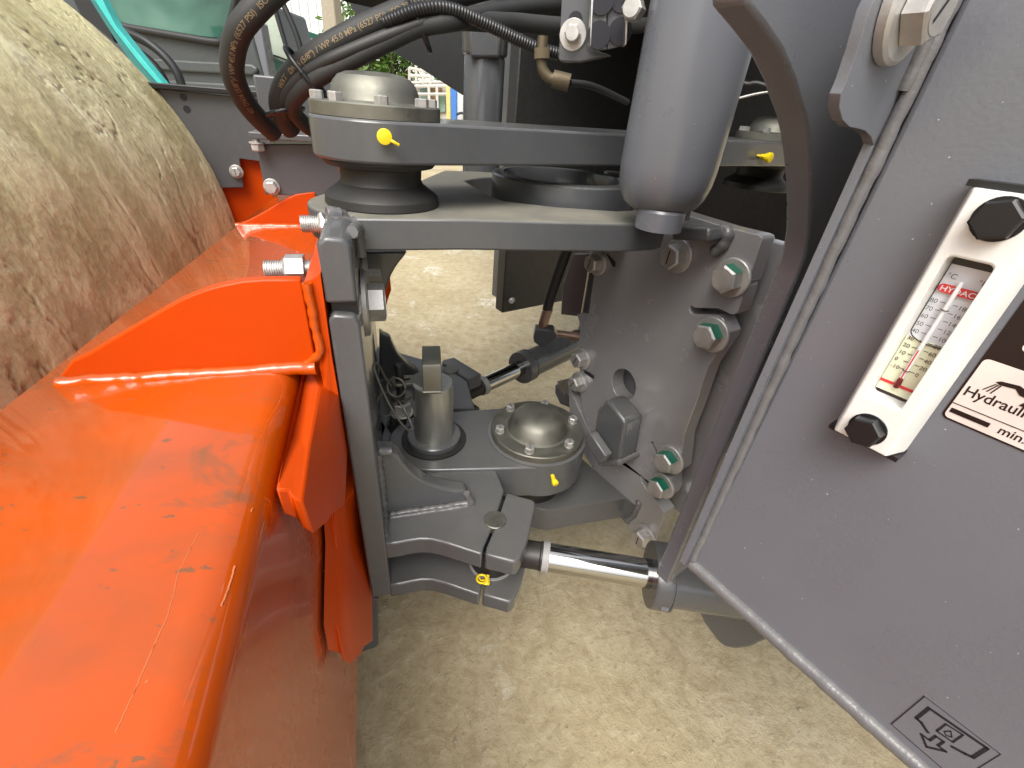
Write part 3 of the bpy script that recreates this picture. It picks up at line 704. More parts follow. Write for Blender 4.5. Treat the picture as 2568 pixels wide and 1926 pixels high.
# lanyard wire
wq = [Pd(q, D) for q, D in zip(Q('B1', (300, 690), (235, 600), (180, 500), (150, 488), (140, 520), (170, 620), (240, 780), (320, 930), (400, 1050), (460, 1100), (488, 1085), (470, 1010), (420, 910), (360, 830), (300, 800)), (.70, .69, .675, .665, .66, .655, .645, .635, .63, .632, .637, .65, .66, .675, .70))]
tube('lanyard', wq, .0021, STEEL, PIN, seg=10)
rq = Pd(cc('B1', 345, 705), .69)
tube('split_ring', [rq+np.array([.016*math.cos(t), .004*math.sin(t), .017*math.sin(t)]) for t in np.linspace(0, 6.1, 18)], .002, STEEL, PIN, seg=8)
tube('split_ring', [rq+np.array([-.022+.013*math.cos(t), .01*math.cos(t), -.04+.026*math.sin(t)]) for t in np.linspace(0, 6.1, 18)], .0018, STEEL, PIN, seg=8)

# ---- rear frame: bottom plate, bolted plate, stop blocks
UR = .64
bpl = [Pz(q, -.705) for q in Q('B3', (-260, 560), (80, 642), (140, 657), (185, 662), (400, 628), (640, 590))]
bpl += [Pru(cc('B3', 712, 578), UR-.001)*np.array([1, 1, 0])+np.array([0, 0, CH-.705]), R(UR-.001, .62, -.705), F(.10, .86, -.705), F(.06, .70, -.705)]
LOWP = lab(prism('bottom_plate', [p-UP*.062 for p in bpl], UP*.062, GREY, ROOT, .005, 3), 'thick grey bottom plate under the domed cap')
def rq_(i, *pts): return [((Pru(q, UR)@RY), Pru(q, UR)[2]) for q in Q(i, *pts)]
near_edge = rq_('A8', (1420, 238), (1660, 296), (1688, 310), (1697, 335), (1590, 660), (1578, 690), (1548, 700), (1560, 725), (1548, 770), (1500, 930), (1470, 958), (1430, 955), (1330, 908), (1130, 903), (1100, 880), (1092, 905), (1105, 945), (1140, 955), (1330, 962), (1375, 1000), (1420, 1110), (1410, 1150), (1250, 1390), (1205, 1520), (1160, 1659)) + \
    rq_('B3', (985, 215), (962, 425), (945, 436), (870, 436), (800, 255), (786, 252), (784, 268), (830, 360), (860, 440), (905, 470), (912, 545), (890, 585), (845, 590), (735, 462), (724, 468), (735, 500), (866, 680), (815, 858), (740, 900), (700, 850), (628, 726), (560, 600))
far_edge = [(R(UR, .60, 0)@RY, CH-.66), (.628, CH-.55)] + rq_('B1', (2130, 1110), (2075, 960), (2040, 700), (2045, 560), (2040, 420), (2043, 120), (2015, 30)) + rq_('A8', (255, 950), (300, 620), (315, 430)) + [(.62, CH-.175), (.60, CH-.118)]
hole = []; hc = rq_('A8', (543, 1540))[0]
for k in range(28): hole.append((hc[0]+.031*math.cos(2*math.pi*k/28), hc[1]+.033*math.sin(2*math.pi*k/28)))
sl1 = rq_('A8', (395, 440), (430, 470), (480, 520), (478, 560), (455, 560), (440, 530))
sl2 = rq_('A8', (215, 1420), (265, 1440), (303, 1470), (298, 1495), (270, 1480), (215, 1440))
slx = [rq_('B1', (2010, 742), (2030, 745), (2122, 890), (2112, 896))]
BPLATE = lab(holed('bolted_plate', near_edge+far_edge, [hole], R(UR, 0, -CH), RY, UP, .034, LITGREY, ROOT, .0025), 'grey bolted plate with slots along its near edge')
for sl in (sl1, sl2): poly('slot', [R(UR-.0008, a, b_-CH) for a, b_ in sl], INK, BPLATE)
box('backing_plate', R(UR+.06, .17, -.70), RY*.45, UP*.56, RX*.02, LITGREY, BPLATE, .003)
for i, x, y, green, af in (('A8', 330, 528, 0, .030), ('A8', 205, 1325, 0, .030), ('A8', 178, 1520, 0, .030), ('A8', 1000, 470, 0, .034), ('A8', 1450, 650, 1, .036), ('A8', 1285, 1122, 1, .036), ('B3', 905, 358, 1, .036), ('B3', 858, 512, 1, .034), ('B3', 755, 812, 0, .034)):
    bolt(Pru(cc(i, x, y), UR-.0005), -RX, af, BPLATE, wr=af*.80, wt=.005, hh=af*.6, mark=0 if green else 40, green=bool(green), rot=random.random(), label='hex bolt marked with green paint' if green else None)
stud(Pru(cc('A8', 1440, 1085), UR+.04), -RX, .011, .03, BPLATE)
weld([Pz(cc('B3', 440, 395), -.702), Pz(cc('B3', 560, 428), -.702), Pz(cc('B3', 600, 440), -.702), Pz(cc('B3', 660, 510), -.702), Pz(cc('B3', 712, 570), -.702), Pru(cc('B3', 715, 620), UR-.003), Pru(cc('B3', 690, 690), UR-.003), Pru(cc('B3', 640, 725), UR-.003)], .009, LOWP)
# stop blocks
sb = [Pru(q, UR-.052) for q in Q('B3', (505, 18), (533, 14), (632, 135), (636, 155), (598, 385), (488, 388), (446, 220), (466, 66))]
prism('stop_block', sb, RX*.05, GREY, LOWP, .008, 2)
weld([sb[5]+UP*.004, sb[4]+UP*.004, sb[4]+RX*.06+UP*.004], .009, LOWP)
sb2 = [Pru(q, UR-.10) for q in Q('B3', (388, 235), (425, 205), (520, 345), (480, 388))]
prism('stop_wedge', sb2, RX*.02, GREY, LOWP, .003)
tabp = [Pru(q, UR+.03) for q in Q('B1', (1825, 650), (1860, 640), (2000, 610), (1975, 770), (1940, 778), (1900, 760), (1880, 730))]
prism('sensor_tab', tabp, RX*.006, ALU, BPLATE, .001)
prism('tab_foot', [Pru(q, UR+.032) for q in Q('B1', (1815, 680), (1900, 770), (1975, 780), (2060, 940), (1860, 860), (1812, 760))], RX*.02, GREY, BPLATE, .002)
# top lug where joint plate end meets the bolted plate
lug = [Pru(q, UR-.045) for q in Q('A8', (955, 210), (1250, 235), (1262, 300), (1250, 355), (930, 340))]
prism('top_lug', lug, RX*.04, GREY, BPLATE, .004)
weld([Pru(q, UR-.006) for q in Q('A8', (1275, 270), (1350, 255), (1410, 265), (1390, 340), (1340, 410), (1290, 430))], .012, BPLATE, smooth=True)
lathe('top_stud', [(.009, 0), (.009, .02), (.012, .02), (.012, .026), (0, .026)], Pru(cc('A8', 1040, 165), UR-.03), UP, GREY, BPLATE, seg=20)

# ---- side plate with arch cut-out
SV = .150
arch = [(1466, 1243), (1520, 1095), (1600, 885)] + Q('A4', (1310, 1659), (1345, 1540), (1372, 1400), (1382, 1250), (1386, 1100), (1381, 950), (1368, 810), (1350, 700), (1318, 600), (1285, 480), (1210, 305), (1115, 165), (1000, 15))
ap = [Prv(q, SV) for q in arch]
for i, uu in enumerate((.383, .383, .383, .383, .382)): ap[i] = R(uu, SV, ap[i][2]-CH)
last = ap[-1]@RX
ap += [R(last-.05, SV, .16), R(last-.06, SV, .22), R(1.6, SV, .22), R(1.6, SV, -.40), R(.66, SV, -.47)]
SIDE = lab(prism('side_plate', ap, RY*.018, TANKG, ROOT, .002), 'grey side plate with a curved cut-out')
# bolted flange in front of it
fl = [Prv(q, .111) for q in Q('A5', (700, -60), (640, 60), (560, 330), (480, 560), (440, 650), (428, 740), (450, 830), (500, 880), (560, 892), (610, 908), (650, 950), (668, 1010), (665, 1080), (640, 1150), (610, 1215))]
fl += [R(.309, .111, .06), R(.303, .111, -.15), R(.303, .111, -.352), R(.36, .111, -.352), R(.42, .111, .10), R(.42, .111, .16)]
FLG = lab(prism('tank_flange', fl, RY*.005, TANKG, ROOT, .002), 'grey flange with a large hex bolt at the top')
bolt(Prv(cc('A5', 880, 40), .1105), -RY, .025, FLG, hh=.009, wr=.021, wt=.005, mark=35, rot=.35, label='large hex bolt with a dark ink stroke')
# ---- hydraulic tank wall with gauge
PUU = .3125
tw = [R(PUU, .111, -.353), R(PUU, -.55, -.353), R(PUU, -.55, .17), R(PUU, .104, .17), R(PUU, .104, .10)]
TANK = lab(prism('hydraulic_tank', tw, RX*.5, TANKG, ROOT, .004, 3), 'smooth grey hydraulic tank wall on the right')
weld([R(PUU-.001, .109, -.350), R(PUU-.001, .109, -.10), R(PUU-.001, .107, .06)], .0052, TANK, amp=.05)
weld([R(PUU-.003, .1095, .02), R(PUU-.006, .107, .09), R(PUU+.005, .108, .12), R(.325, .108, .145), R(.33, .108, .16)], .0048, TANK, smooth=True)
weld([R(PUU-.0005, .109, -.3525), R(PUU-.0005, -.40, -.3525)], .0085, TANK, amp=.03, rnd=.06)
box('bottom_lip', R(PUU+.003, .108, -.361), -RY*.55, UP*.007, RX*.4, TANKG, TANK, .001)
# ---- gauge on the tank wall; local axes: a to the right, b up, n out of the wall
AX, BY, NN = -RY, UP, -RX
def G(a, b_, nn): return R(PUU, .051, 0) + AX*a*.001 + BY*b_*.001 + NN*nn*.001
ge = bmesh.new()
def gauge():
    bm = bmesh.new()
    z0, z1 = -153, -16
    def ring(aL, aR, nn, za=z0, zb=z1): return [bm.verts.new(G(a, b_, nn)) for a, b_ in ((aL, za), (aR, za), (aR, zb), (aL, zb))]
    wz0, wz1, wa0, wa1 = -124, -45, -4.5, 13
    back = ring(-13, 23, .2); mid = ring(-13, 23, 5); f1 = ring(-9, 19, 20)
    def rr(aL, aR, za, zb, rad, nn):
        out = []
        for cx, cy, s in ((aR-rad, za+rad, -90), (aR-rad, zb-rad, 0), (aL+rad, zb-rad, 90), (aL+rad, za+rad, 180)):
            for k in range(5):
                t = math.radians(s+22.5*k); out.append(bm.verts.new(G(cx+rad*math.cos(t), cy+rad*math.sin(t), nn)))
        return out
    for A, B in ((back, mid), (mid, f1)):
        for i in range(4): bm.faces.new((A[i], A[(i+1) % 4], B[(i+1) % 4], B[i]))
    bm.faces.new(back[::-1])
    w1 = rr(wa0, wa1, wz0, wz1, 2.5, 20); w2 = rr(wa0+.5, wa1-.5, wz0+.5, wz1-.5, 2.5, 9)
    for i in range(20): bm.faces.new((w1[i], w1[(i+1) % 20], w2[(i+1) % 20], w2[i]))
    bm.faces.new(w2)
    # front ring: corners of f1 (aL,z0),(aR,z0),(aR,z1),(aL,z1); w1 blocks: 0-4 bottom right, 5-9 top right, 10-14 top left, 15-19 bottom left
    for c_, blk in ((1, range(0, 5)), (2, range(5, 10)), (3, range(10, 15)), (0, range(15, 20))):
        bl = list(blk)
        for i in bl[:-1]: bm.faces.new((f1[c_], w1[i+1], w1[i]))
    for ca, cb, ia, ib in ((1, 2, 4, 5), (2, 3, 9, 10), (3, 0, 14, 15), (0, 1, 19, 0)):
        bm.faces.new((f1[ca], f1[cb], w1[ib], w1[ia]))
    return finish(bm, 'sight_gauge', WHITEP, ROOT, bev=.0012, seg=3, ang=30)
ge.free()
GAU = lab(gauge(), 'white oil level gauge with thermometer and two black bolts')
def grect(name, a0, a1, b0, b1, nn, mat, par, th=.4):
    return prism(name, [G(a0, b0, nn), G(a1, b0, nn), G(a1, b1, nn), G(a0, b1, nn)], NN*th*.001, mat, par, 0)
grect('end_cap', -13.5, 23.5, -156, -153.1, .2, BLACKP, GAU, 14); grect('end_cap', -13.5, 23.5, -15.9, -13, .2, BLACKP, GAU, 14)
for b_ in (-26.5, -142.5): bolt(G(5, b_, 20), NN, .0155, GAU, hh=.0065, wr=.0095, wt=.0006, mat=BLACKP, rot=.3)
card = grect('scale_card', -3.8, 12.3, -123.2, -45.8, 9.1, SCALEW, GAU)
grect('oil_column', -3.7, 12.2, -121, -88.5, 9.6, OIL, GAU, 1.2)
grect('scale_border', -3.8, 12.3, -49.6, -46.5, 9.6, INK, GAU, .2); grect('scale_border', -3.8, 12.3, -123.2, -120.2, 9.6, INK, GAU, .3)
NT = 11.2
grect('red_line', -3.7, 12.2, -116.2, -114.6, NT, REDM, GAU, .1)
# thermometer tube and red column
tube('thermometer', [G(4.6, -113, 12.4), G(4.6, -80, 12.4), G(4.6, -56, 12.4)], .0010, TUBEW, GAU, seg=12)
tube('red_column', [G(4.6, -114, 13.3), G(4.6, -100, 13.3), G(4.6, -93, 13.3)], .00035, REDM, GAU, seg=8)
grect('tube_highlight_strip', 4.0, 5.2, -112, -56, 10.9, SCALEW, GAU, .2)  # white strip standing in for the highlight on the clear tube
lathe('bulb', [(0, 0), (.0013, .0008), (.0015, .003), (.0013, .0055), (.0005, .008), (0, .0085)], G(4.6, -117, 12.6), UP, DRED, GAU, seg=16)
for b_ in (-105.5, -70.5): tube('tube_clip', [G(3, b_, 12.2), G(3.6, b_, 13.8), G(5.6, b_, 13.8), G(6.2, b_, 12.2)], .0003, BRASS, GAU, seg=6)
def gtext(s, a, b_, size, mat=INK, nn=NT, bold=False, center=False, par=None, stretch=1.0): return text_flat('lettering', s, size*.001, G(a, b_, nn), AX, BY, mat, par or GAU, bold, center, stretch)
# red oval with the maker's name
ov = []
for cx, s in ((11.0, -90), (-1.0, 90)):
    for k in range(9): t = math.radians(s+180*k/8); ov.append(G(cx+2.1*math.cos(t), -61.0+2.1*math.sin(t), NT-.2))
prism('name_oval', ov, NN*.0001, REDM, GAU, 0)
gtext('HYDAC', 5.0, -62.3, 3.6, SCALEW, NT, True, True, stretch=1.12)
gtext('°C', -2.2, -56.0, 3.6); gtext('°F', 9.8, -56.0, 3.6)
cs = ['80', '70', '60', '50', '40', '30', '20', '10', '0', '-10']; fs = ['180', '160', '140', '120', '100', '80', '60', '40', '20', '0']
for k, (p, q) in enumerate(zip(cs, fs)):
    b_ = -67.6-k*4.25
    gtext(p, -3.0, b_-1.2, 3.1); gtext(q, 8.6, b_-1.4, 3.1)
    grect('scale_tick', 1.0, 3.2, b_-.15, b_+.15, NT-.2, INK, GAU, .1); grect('scale_tick', 6.2, 8.2, b_-.15, b_+.15, NT-.2, INK, GAU, .1)
tube('float_line', [G(-3.2, -47, 11.6), G(-3.2, -80, 11.6), G(-2.6, -86, 11.6), G(1, -88.5, 11.6), G(6, -89.5, 11.6), G(12, -89, 11.6)], .0003, INK, GAU, seg=6)
prism('gauge_glass', [G(-4, -123.5, 15.2), G(12.4, -123.5, 15.2), G(12.4, -45.6, 15.2), G(-4, -45.6, 15.2)], NN*.0015, CLEAR, GAU, 0)
# warning label
def rrect(a0, a1, b0, b1, rad):
    out = []
    for cx, cy, s in ((a1-rad, b0+rad, -90), (a1-rad, b1-rad, 0), (a0+rad, b1-rad, 90), (a0+rad, b0+rad, 180)):
        for k in range(6): t = math.radians(s+18*k); out.append((cx+rad*math.cos(t), cy+rad*math.sin(t)))
    return out
LBL = lab(prism('hydraulic_label', [G(a, b_, .15) for a, b_ in rrect(26.2, 90, -126.2, -20, 3)], NN*.00025, LABELB, TANK and ROOT, 0), 'black bordered label reading Hydraulic min.')
prism('label_field', [G(a, b_, .45) for a, b_ in rrect(27.2, 89, -125.2, -89.5, 2.4)], NN*.00012, LABELW, LBL, 0)
prism('label_field', [G(a, b_, .45) for a, b_ in rrect(36, 89, -81, -24, 2.0)], NN*.00012, LABELW, LBL, 0)
gtext('Hydraulic', 28.2, -110.5, 7.6, LABELB, .7, True, par=LBL, stretch=.92)
gtext('min.', 48, -122.4, 6.2, LABELB, .7, True, par=LBL)
def lrect(a0, a1, b0, b1, par=LBL, nn=.7): return prism('label_mark', [G(a0, b0, nn), G(a1, b0, nn), G(a1, b1, nn), G(a0, b1, nn)], NN*.0001, LABELB, par, 0)
lrect(28.2, 44.3, -121.8, -119.2)
lrect(27.3, 89, -116.6, -116.2)
prism('label_mark', [G(a, b_, .7) for a, b_ in ((36, -98.8), (37.5, -97.6), (44, -96.6), (49, -98.5), (56, -97), (60, -99), (60, -107), (48, -105.5), (50, -101.5), (46, -101), (43.5, -98.8), (38, -99.6))], NN*.0001, LABELB, LBL, 0)
for k in range(3): prism('label_mark', [G(33.5+k*1.6, -104.5-k*.3, .7), G(34.1+k*1.6, -104.5-k*.3, .7), G(37.0+k*.9, -99.7, .7), G(36.4+k*.9, -99.7, .7)], NN*.0001, LABELB, LBL, 0)
# tank drain pictogram
def B5a(x, y): p = Pru(cc('B5', x, y), PUU); return (-1000*(p@RY-.051), 1000*(p[2]-CH))
DEC = lab(prism('drain_pictogram', [G(a, b_, .10) for a, b_ in ((101, -340), (138, -340), (138, -297), (101, -299))], NN*.0002, TANKG, ROOT, 0), 'black line pictogram of a draining tank')
def stroke(pts, w_, close=False):
    P = [np.array(p, float) for p in pts]
    if close: P.append(P[0])
    for a, b_ in zip(P, P[1:]):
        t = (b_-a)/max(1e-6, np.linalg.norm(b_-a)); nn = np.array([-t[1], t[0]])*w_/2; a2, b2 = a-t*w_*.4, b_+t*w_*.4
        prism('pictogram_line', [G(*q, .4) for q in (a2-nn, b2-nn, b2+nn, a2+nn)], NN*.00008, INK, DEC, 0)
stroke([(101.4, -299.3), (101.4, -339.6), (137.6, -339.6), (137.6, -297.5)], .5, True)
stroke([(114, -322.5), (109, -319.5), (106.4, -319.5), (106.4, -305), (133, -300.5), (133, -314), (130, -316), (125, -318.5)], 1.9)
stroke([(116, -306.5), (116, -316.5), (123.5, -315), (123.5, -304.5)], 1.1, True)
stroke([(119.5, -308.5), (118, -312.5), (119.8, -314.2), (121.6, -312)], .7, True)
stroke([(113.2, -328), (118.8, -333.8), (125, -325.4), (121.2, -326), (121.2, -319.8), (117.4, -320.6), (117.4, -327.2)], 1.5, True)

# ---- steering cylinders
RZ = -.645
def cylinder(p0, p1, rrod, rbar, blen, glen, col_label, extra=True):
    d = p1-p0; L = np.linalg.norm(d); d /= L
    body = lathe('steering_cylinder', [(0, L+.012), (rbar*.9, L+.012), (rbar*.92, L+.02), (rbar*1.0, L+.02), (rbar*1.0, L+blen), (rbar*.9, L+blen+.01), (0, L+blen+.01)], p0, d, GREY, ROOT, seg=56)
    lab(body, col_label)
    lathe('gland', [(rrod*1.03, L-.004), (rbar*1.12, L-.004), (rbar*1.15, L-.001), (rbar*1.15, L+.021), (rbar*1.11, L+.022), (rbar*1.11, L+.0245), (rbar*1.15, L+.025), (rbar*1.15, L+.028), (rbar*1.05, L+.030)], p0, d, GREY, body, seg=64)
    lathe('rod', [(rrod, .0), (rrod, L+.01)], p0, d, CHROME, body, seg=56)
    lathe('rod_end', [(rrod*.9, -.06), (rrod*.98, -.045), (rrod*.98, -.012), (rrod*1.05, -.010), (rrod*1.05, -.004), (rrod, 0)], p0, d, DARK, body, seg=40)
    return body, d, L
p0, p1 = Pz((1180, 1203), RZ), Pz((1408, 1240), RZ)
CYN, dn, Ln = cylinder(p0, p1, .0235, .047, .34, .03, 'near steering cylinder with a bright chrome rod')
tube('torn_sleeve', [p0-dn*.007+dn*.0, p0-dn*.001, p0+dn*.004], .0255, WHITER, CYN, seg=40, smooth=False, rf=lambda i, k: (1.03, .98, 1.05)[i])
lathe('gland_notch', [(0, 0), (.004, 0), (.004, .012), (0, .012)], p1+dn*.004+np.cross(dn, UP)*-.0+np.array([0, -.054, -.008]), dn, GREY, CYN, seg=4)
lg = [Pz(q, -.72) for q in Q('B3', (1095, 1330), (1190, 1475), (1300, 1520), (1460, 1480), (1560, 1350))]
lgd = Pd(cc('B3', 1300, 1420), .60)
prism('cylinder_lug', [Pd(q, .60) for q in Q('B3', (1060, 1250), (1105, 1340), (1190, 1455), (1240, 1485), (1300, 1495), (1380, 1485), (1480, 1440), (1480, 1250))], np.array([.0, .05, .02]), GREY, CYN, .006)
q0, q1 = Pz(cc('B1', 1140, 690), RZ), Pz(cc('B1', 1500, 525), RZ)
CYF, df, Lf = cylinder(q0, q1, .0225, .042, .40, .03, 'far steering cylinder with a hose elbow on top')
tube('torn_sleeve', [q0-df*.008, q0, q0+df*.008], .026, WHITER, CYF, seg=32, smooth=False)
# elbow block, fittings and hose on the far cylinder
DE = 1.02
eb = [Pd(q, DE) for q in Q('B1', (1612, 250), (1628, 175), (1700, 165), (1800, 180), (1842, 240), (1790, 290), (1720, 335), (1690, 340), (1620, 290))]
ELB = prism('elbow_block', eb, np.array([0, .035, 0]), GREY, CYF, .003)
def dpath(i, pts, D): return [Pd(q, D if not isinstance(D, (list, tuple)) else D[k]) for k, q in enumerate(Q(i, *pts))]
e1 = dpath('B1', [(1692, 190), (1700, 140), (1712, 90)], DE+.018)
tube('hex_nut', e1, .0135, COPPER, CYF, seg=6, smooth=False)
tube('hose_crimp', dpath('B1', [(1712, 95), (1728, 40), (1750, -20)], DE+.018), .0125, COPPER, CYF, seg=20, smooth=False)
tube('cylinder_hose', dpath('A7', [(820, 1570), (850, 1450), (900, 1300), (960, 1130), (1010, 1000), (1060, 860), (1090, 760)], DE+.018), .0125, RUBBER, CYF, seg=18)
tube('side_fitting', dpath('B1', [(1830, 205), (1900, 215), (1980, 228), (2040, 232)], DE+.05), .009, COPPER, CYF, seg=16)
tube('hex_nut', dpath('B1', [(1970, 226), (2035, 236)], DE+.05), .0145, COPPER, CYF, seg=6, smooth=False)

# ---- hydraulic hoses with printed text
def hose(name, pts, r, mat=RUBDUST, parent=ROOT, text=None, tsize=None, start=.1, side=None, label=None):
    o = tube(name, pts, r, mat, parent, seg=20, step=.012)
    if label: lab(o, label)
    if text:
        path, L = resample(catmull(pts, 12), .004); T, A, B = frames(path); me = textmesh(text, tsize, True)
        for v in me.vertices:
            s = min(L-.005, max(0, start*L+v.co.x)); i = min(len(path)-2, int(s/(L/(len(path)-1)))); t = s/(L/(len(path)-1))-i
            p = path[i]*(1-t)+path[i+1]*t; tg = T[i]*(1-t)+T[i+1]*t; tg /= np.linalg.norm(tg)
            tocam = C0-p; tocam -= (tocam@tg)*tg; tocam /= np.linalg.norm(tocam); upv = np.cross(tocam, tg)
            ang = (v.co.y-tsize*.35)/r+(side or 0)
            v.co = Vector(p+(r+.0004)*(math.cos(ang)*tocam+math.sin(ang)*upv))
        me.materials.clear(); link('hose_print', me, PRINT, o)
    return o
H1 = hose('hydraulic_hose', dpath('A2', [(560, 990), (440, 880), (330, 740), (250, 560), (250, 380), (300, 220), (400, 90), (520, -30), (640, -130), (850, -290), (1250, -430), (1800, -480)], [.92, .90, .87, .84, .82, .80, .79, .79, .80, .86, 1.0, 1.2]), .0150, text='4SP DN16 (5/8")/ WP 45.0 MPa (6527 PSI)  ISO 3862 / EN856', tsize=.0088, start=.085, label='thick black hydraulic hose bending down on the left with printed text')
H2 = hose('hydraulic_hose', dpath('A2', [(680, 960), (615, 860), (600, 730), (660, 590), (760, 490), (900, 385), (1150, 245), (1400, 130), (1650, 30), (1900, -40), (2300, -120), (2800, -160)], [.90, .88, .86, .84, .82, .80, .79, .79, .80, .82, .95, 1.2]), .0155, text='WXT   DN16 (5/8") / WP 45.0 MPa (6527 PSI)  ISO 3862 / EN856', tsize=.0095, start=.105, side=.25, label='thick black hydraulic hose with printed pressure rating')
H3 = hose('hydraulic_hose', dpath('A2', [(900, 1000), (790, 930), (705, 840), (690, 770), (740, 690), (830, 612), (950, 535), (1150, 435), (1400, 310), (1640, 200), (1926, 150), (2300, 70), (2800, 20)], [.90, .88, .86, .84, .82, .80, .785, .775, .77, .77, .785, .92, 1.2]), .0118, label='hydraulic hose along the underside of the bundle')
H4 = hose('hydraulic_hose', dpath('A2', [(630, 860), (628, 780), (665, 690), (745, 590), (860, 505), (1000, 430), (1200, 345), (1400, 265), (1600, 190), (1750, 140)], [.87, .85, .83, .81, .79, .775, .768, .765, .765, .77]), .0082, mat=RUBBER, label='thin black hose in the middle of the bundle')
tail = hose('hydraulic_hose', dpath('A3', [(200, 210), (330, 170), (520, 165), (800, 185), (1000, 190), (1300, 215), (1700, 230), (2200, 200)], [.77, .785, .80, .85, .9, .95, 1.05, 1.25]), .0125, mat=RUBDUST, label='hose end running under the dark rear body')
CON = lab(tube('corrugated_conduit', dpath('A3', [(-120, 190), (20, 130), (130, 90), (300, 62), (460, 85), (620, 150), (800, 235), (980, 325), (1150, 400), (1330, 450)], [.765, .76, .76, .762, .77, .78, .79, .80, .81, .82]), .0078, BLACKP, ROOT, seg=14, step=.0014, rf=lambda i, k: 1+(.10 if i % 3 == 0 else -.05)), 'black corrugated cable conduit')
def tie(name, i, ctr, D, r, tang, par):
    c_ = Pd(cc(i, *ctr), D); t = np.array(tang, float); t /= np.linalg.norm(t)
    a = np.cross(t, UP); a /= np.linalg.norm(a); b_ = np.cross(t, a)
    return tube(name, [c_+r[0]*math.cos(q)*a+r[1]*math.sin(q)*b_ for q in np.linspace(0, 2*math.pi, 20)], .0034, BLACKP, par, seg=8)
tie('cable_tie', 'A2', (800, 550), .812, (.024, .036), [.6, .1, .5], H2)
tie('cable_tie', 'A2', (1620, 120), .785, (.024, .040), [.8, .1, .35], H2)
tie('cable_tie', 'A2', (640, 830), .868, (.030, .026), [.25, 0, -.9], H2)

# ---- underside of the rear body, shade put into its near-black colour
def rbl(pts, u): return [Pru(q, u) for q in pts]
UBK = 1.42
bh = rbl([(735, -60), (760, 20), (800, 62), (839, 105), (915, 152), (990, 200), (1017, 217), (1017, 300), (1096, 330), (1096, 470), (1330, 560), (1720, 640), (1760, 200), (1700, -80)], UBK)
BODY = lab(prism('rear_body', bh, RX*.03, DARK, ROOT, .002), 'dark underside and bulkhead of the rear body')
box('shade_slab', R(.85, .17, .33), RX*1.3, RY*1.5, UP*.03, DARK, BODY, 0)  # unseen slab added to keep the rear body interior dark
box('shade_wall', R(1.46, 1.60, -.05), RX*.7, RY*.03, UP*.4, DARK, BODY, 0)  # unseen wall added to shut light out of the interior
# round black drum shape at the very top
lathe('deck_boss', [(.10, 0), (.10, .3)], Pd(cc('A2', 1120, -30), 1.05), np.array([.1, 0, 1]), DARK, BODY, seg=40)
DP = 1.12
lathe('pipe_post', [(.0415, -.3), (.0415, .0), (.040, .006), (.044, .008), (.0455, .012), (.0455, .20), (0, .2)], Pd(cc('A3', 715, 500), DP), UP, GREY, BODY, seg=48)
prism('pipe_cap', [Pd(q, DP-.05) for q in Q('A3', (582, 180), (590, 470), (610, 480), (840, 480), (860, 180))], np.array([0, .03, 0]), GREY, BODY, .006)
# bracket plates and U channel with holes
DBR = .70
br = [Pd(q, DBR) for q in Q('A3', (1372, -420), (1335, 300), (1322, 490), (1345, 515), (1500, 520), (1760, 460), (1640, 420), (1620, -420))]
BRC = lab(prism('valve_bracket', br, np.array([.005, .008, 0]), GREY, ROOT, .002), 'dark bracket with a bolt and a punched channel')
bolt(Pd(cc('A3', 1450, 290), DBR-.001), [-.12, -1, -.02], .017, BRC, hh=.018, wr=.0165, wt=.002)
ch0 = [Pd(q, .665) for q in Q('A3', (1600, -420), (1588, 380), (1640, 420), (1730, 415), (1730, -420))]
prism('channel_web', ch0, np.array([0, .004, 0]), GREY, BRC, .001)
prism('channel_web', [Pd(q, .672) for q in Q('A3', (1732, -420), (1732, 415), (1880, 380), (1905, -420))], np.array([0, .004, 0]), GREY, BRC, .001)
prism('channel_edge', [Pd(q, .66) for q in Q('A3', (1905, -420), (1880, 378), (1898, 372), (1945, -420))], np.array([.0, .02, 0]), ALU, BRC, .001)
prism('channel_edge', [Pd(q, .66) for q in Q('A3', (1610, -420), (1590, 380), (1600, 390), (1645, -420))], np.array([.0, .02, 0]), ALU, BRC, .001)
for x, y, rx in ((1665, 290, .5), (1845, 260, .55), (1470, 165, .4), (1690, 0, .5), (1860, -20, .5)):
    D = .669 if x > 1732 else (.6615 if x > 1500 else DBR-.002)
    cq_ = cc('A3', x, y); pp = Pd(cq_, D)
    lathe('punched_hole', [(0, 0), (.0135 if x > 1500 else .0085, 0)], pp, [0, -1, 0], INK, BRC, seg=24)
bolt(Pd(cc('A3', 1975, 90), .655), [-.5, -1, 0], .02, BRC, hh=.02, wr=.0, mat=BOLTM)
tube('brass_elbow', dpath('A3', [(1200, 300), (1190, 420), (1190, 520), (1205, 590), (1250, 645), (1310, 665)], .80), .0075, BRASS, BRC, seg=16)
tube('hex_nut', dpath('A3', [(1192, 400), (1190, 490)], .80), .0125, BRASS, BRC, seg=6, smooth=False)
tube('crimp', dpath('A3', [(1280, 655), (1420, 690)], .80), .0115, BRASS, BRC, seg=16, smooth=False)
tube('thin_cable', dpath('A3', [(1420, 690), (1560, 705), (1680, 745), (1800, 800), (1900, 850)], [.80, .82, .85, .9, .95]), .005, RUBBER, BRC, seg=10)
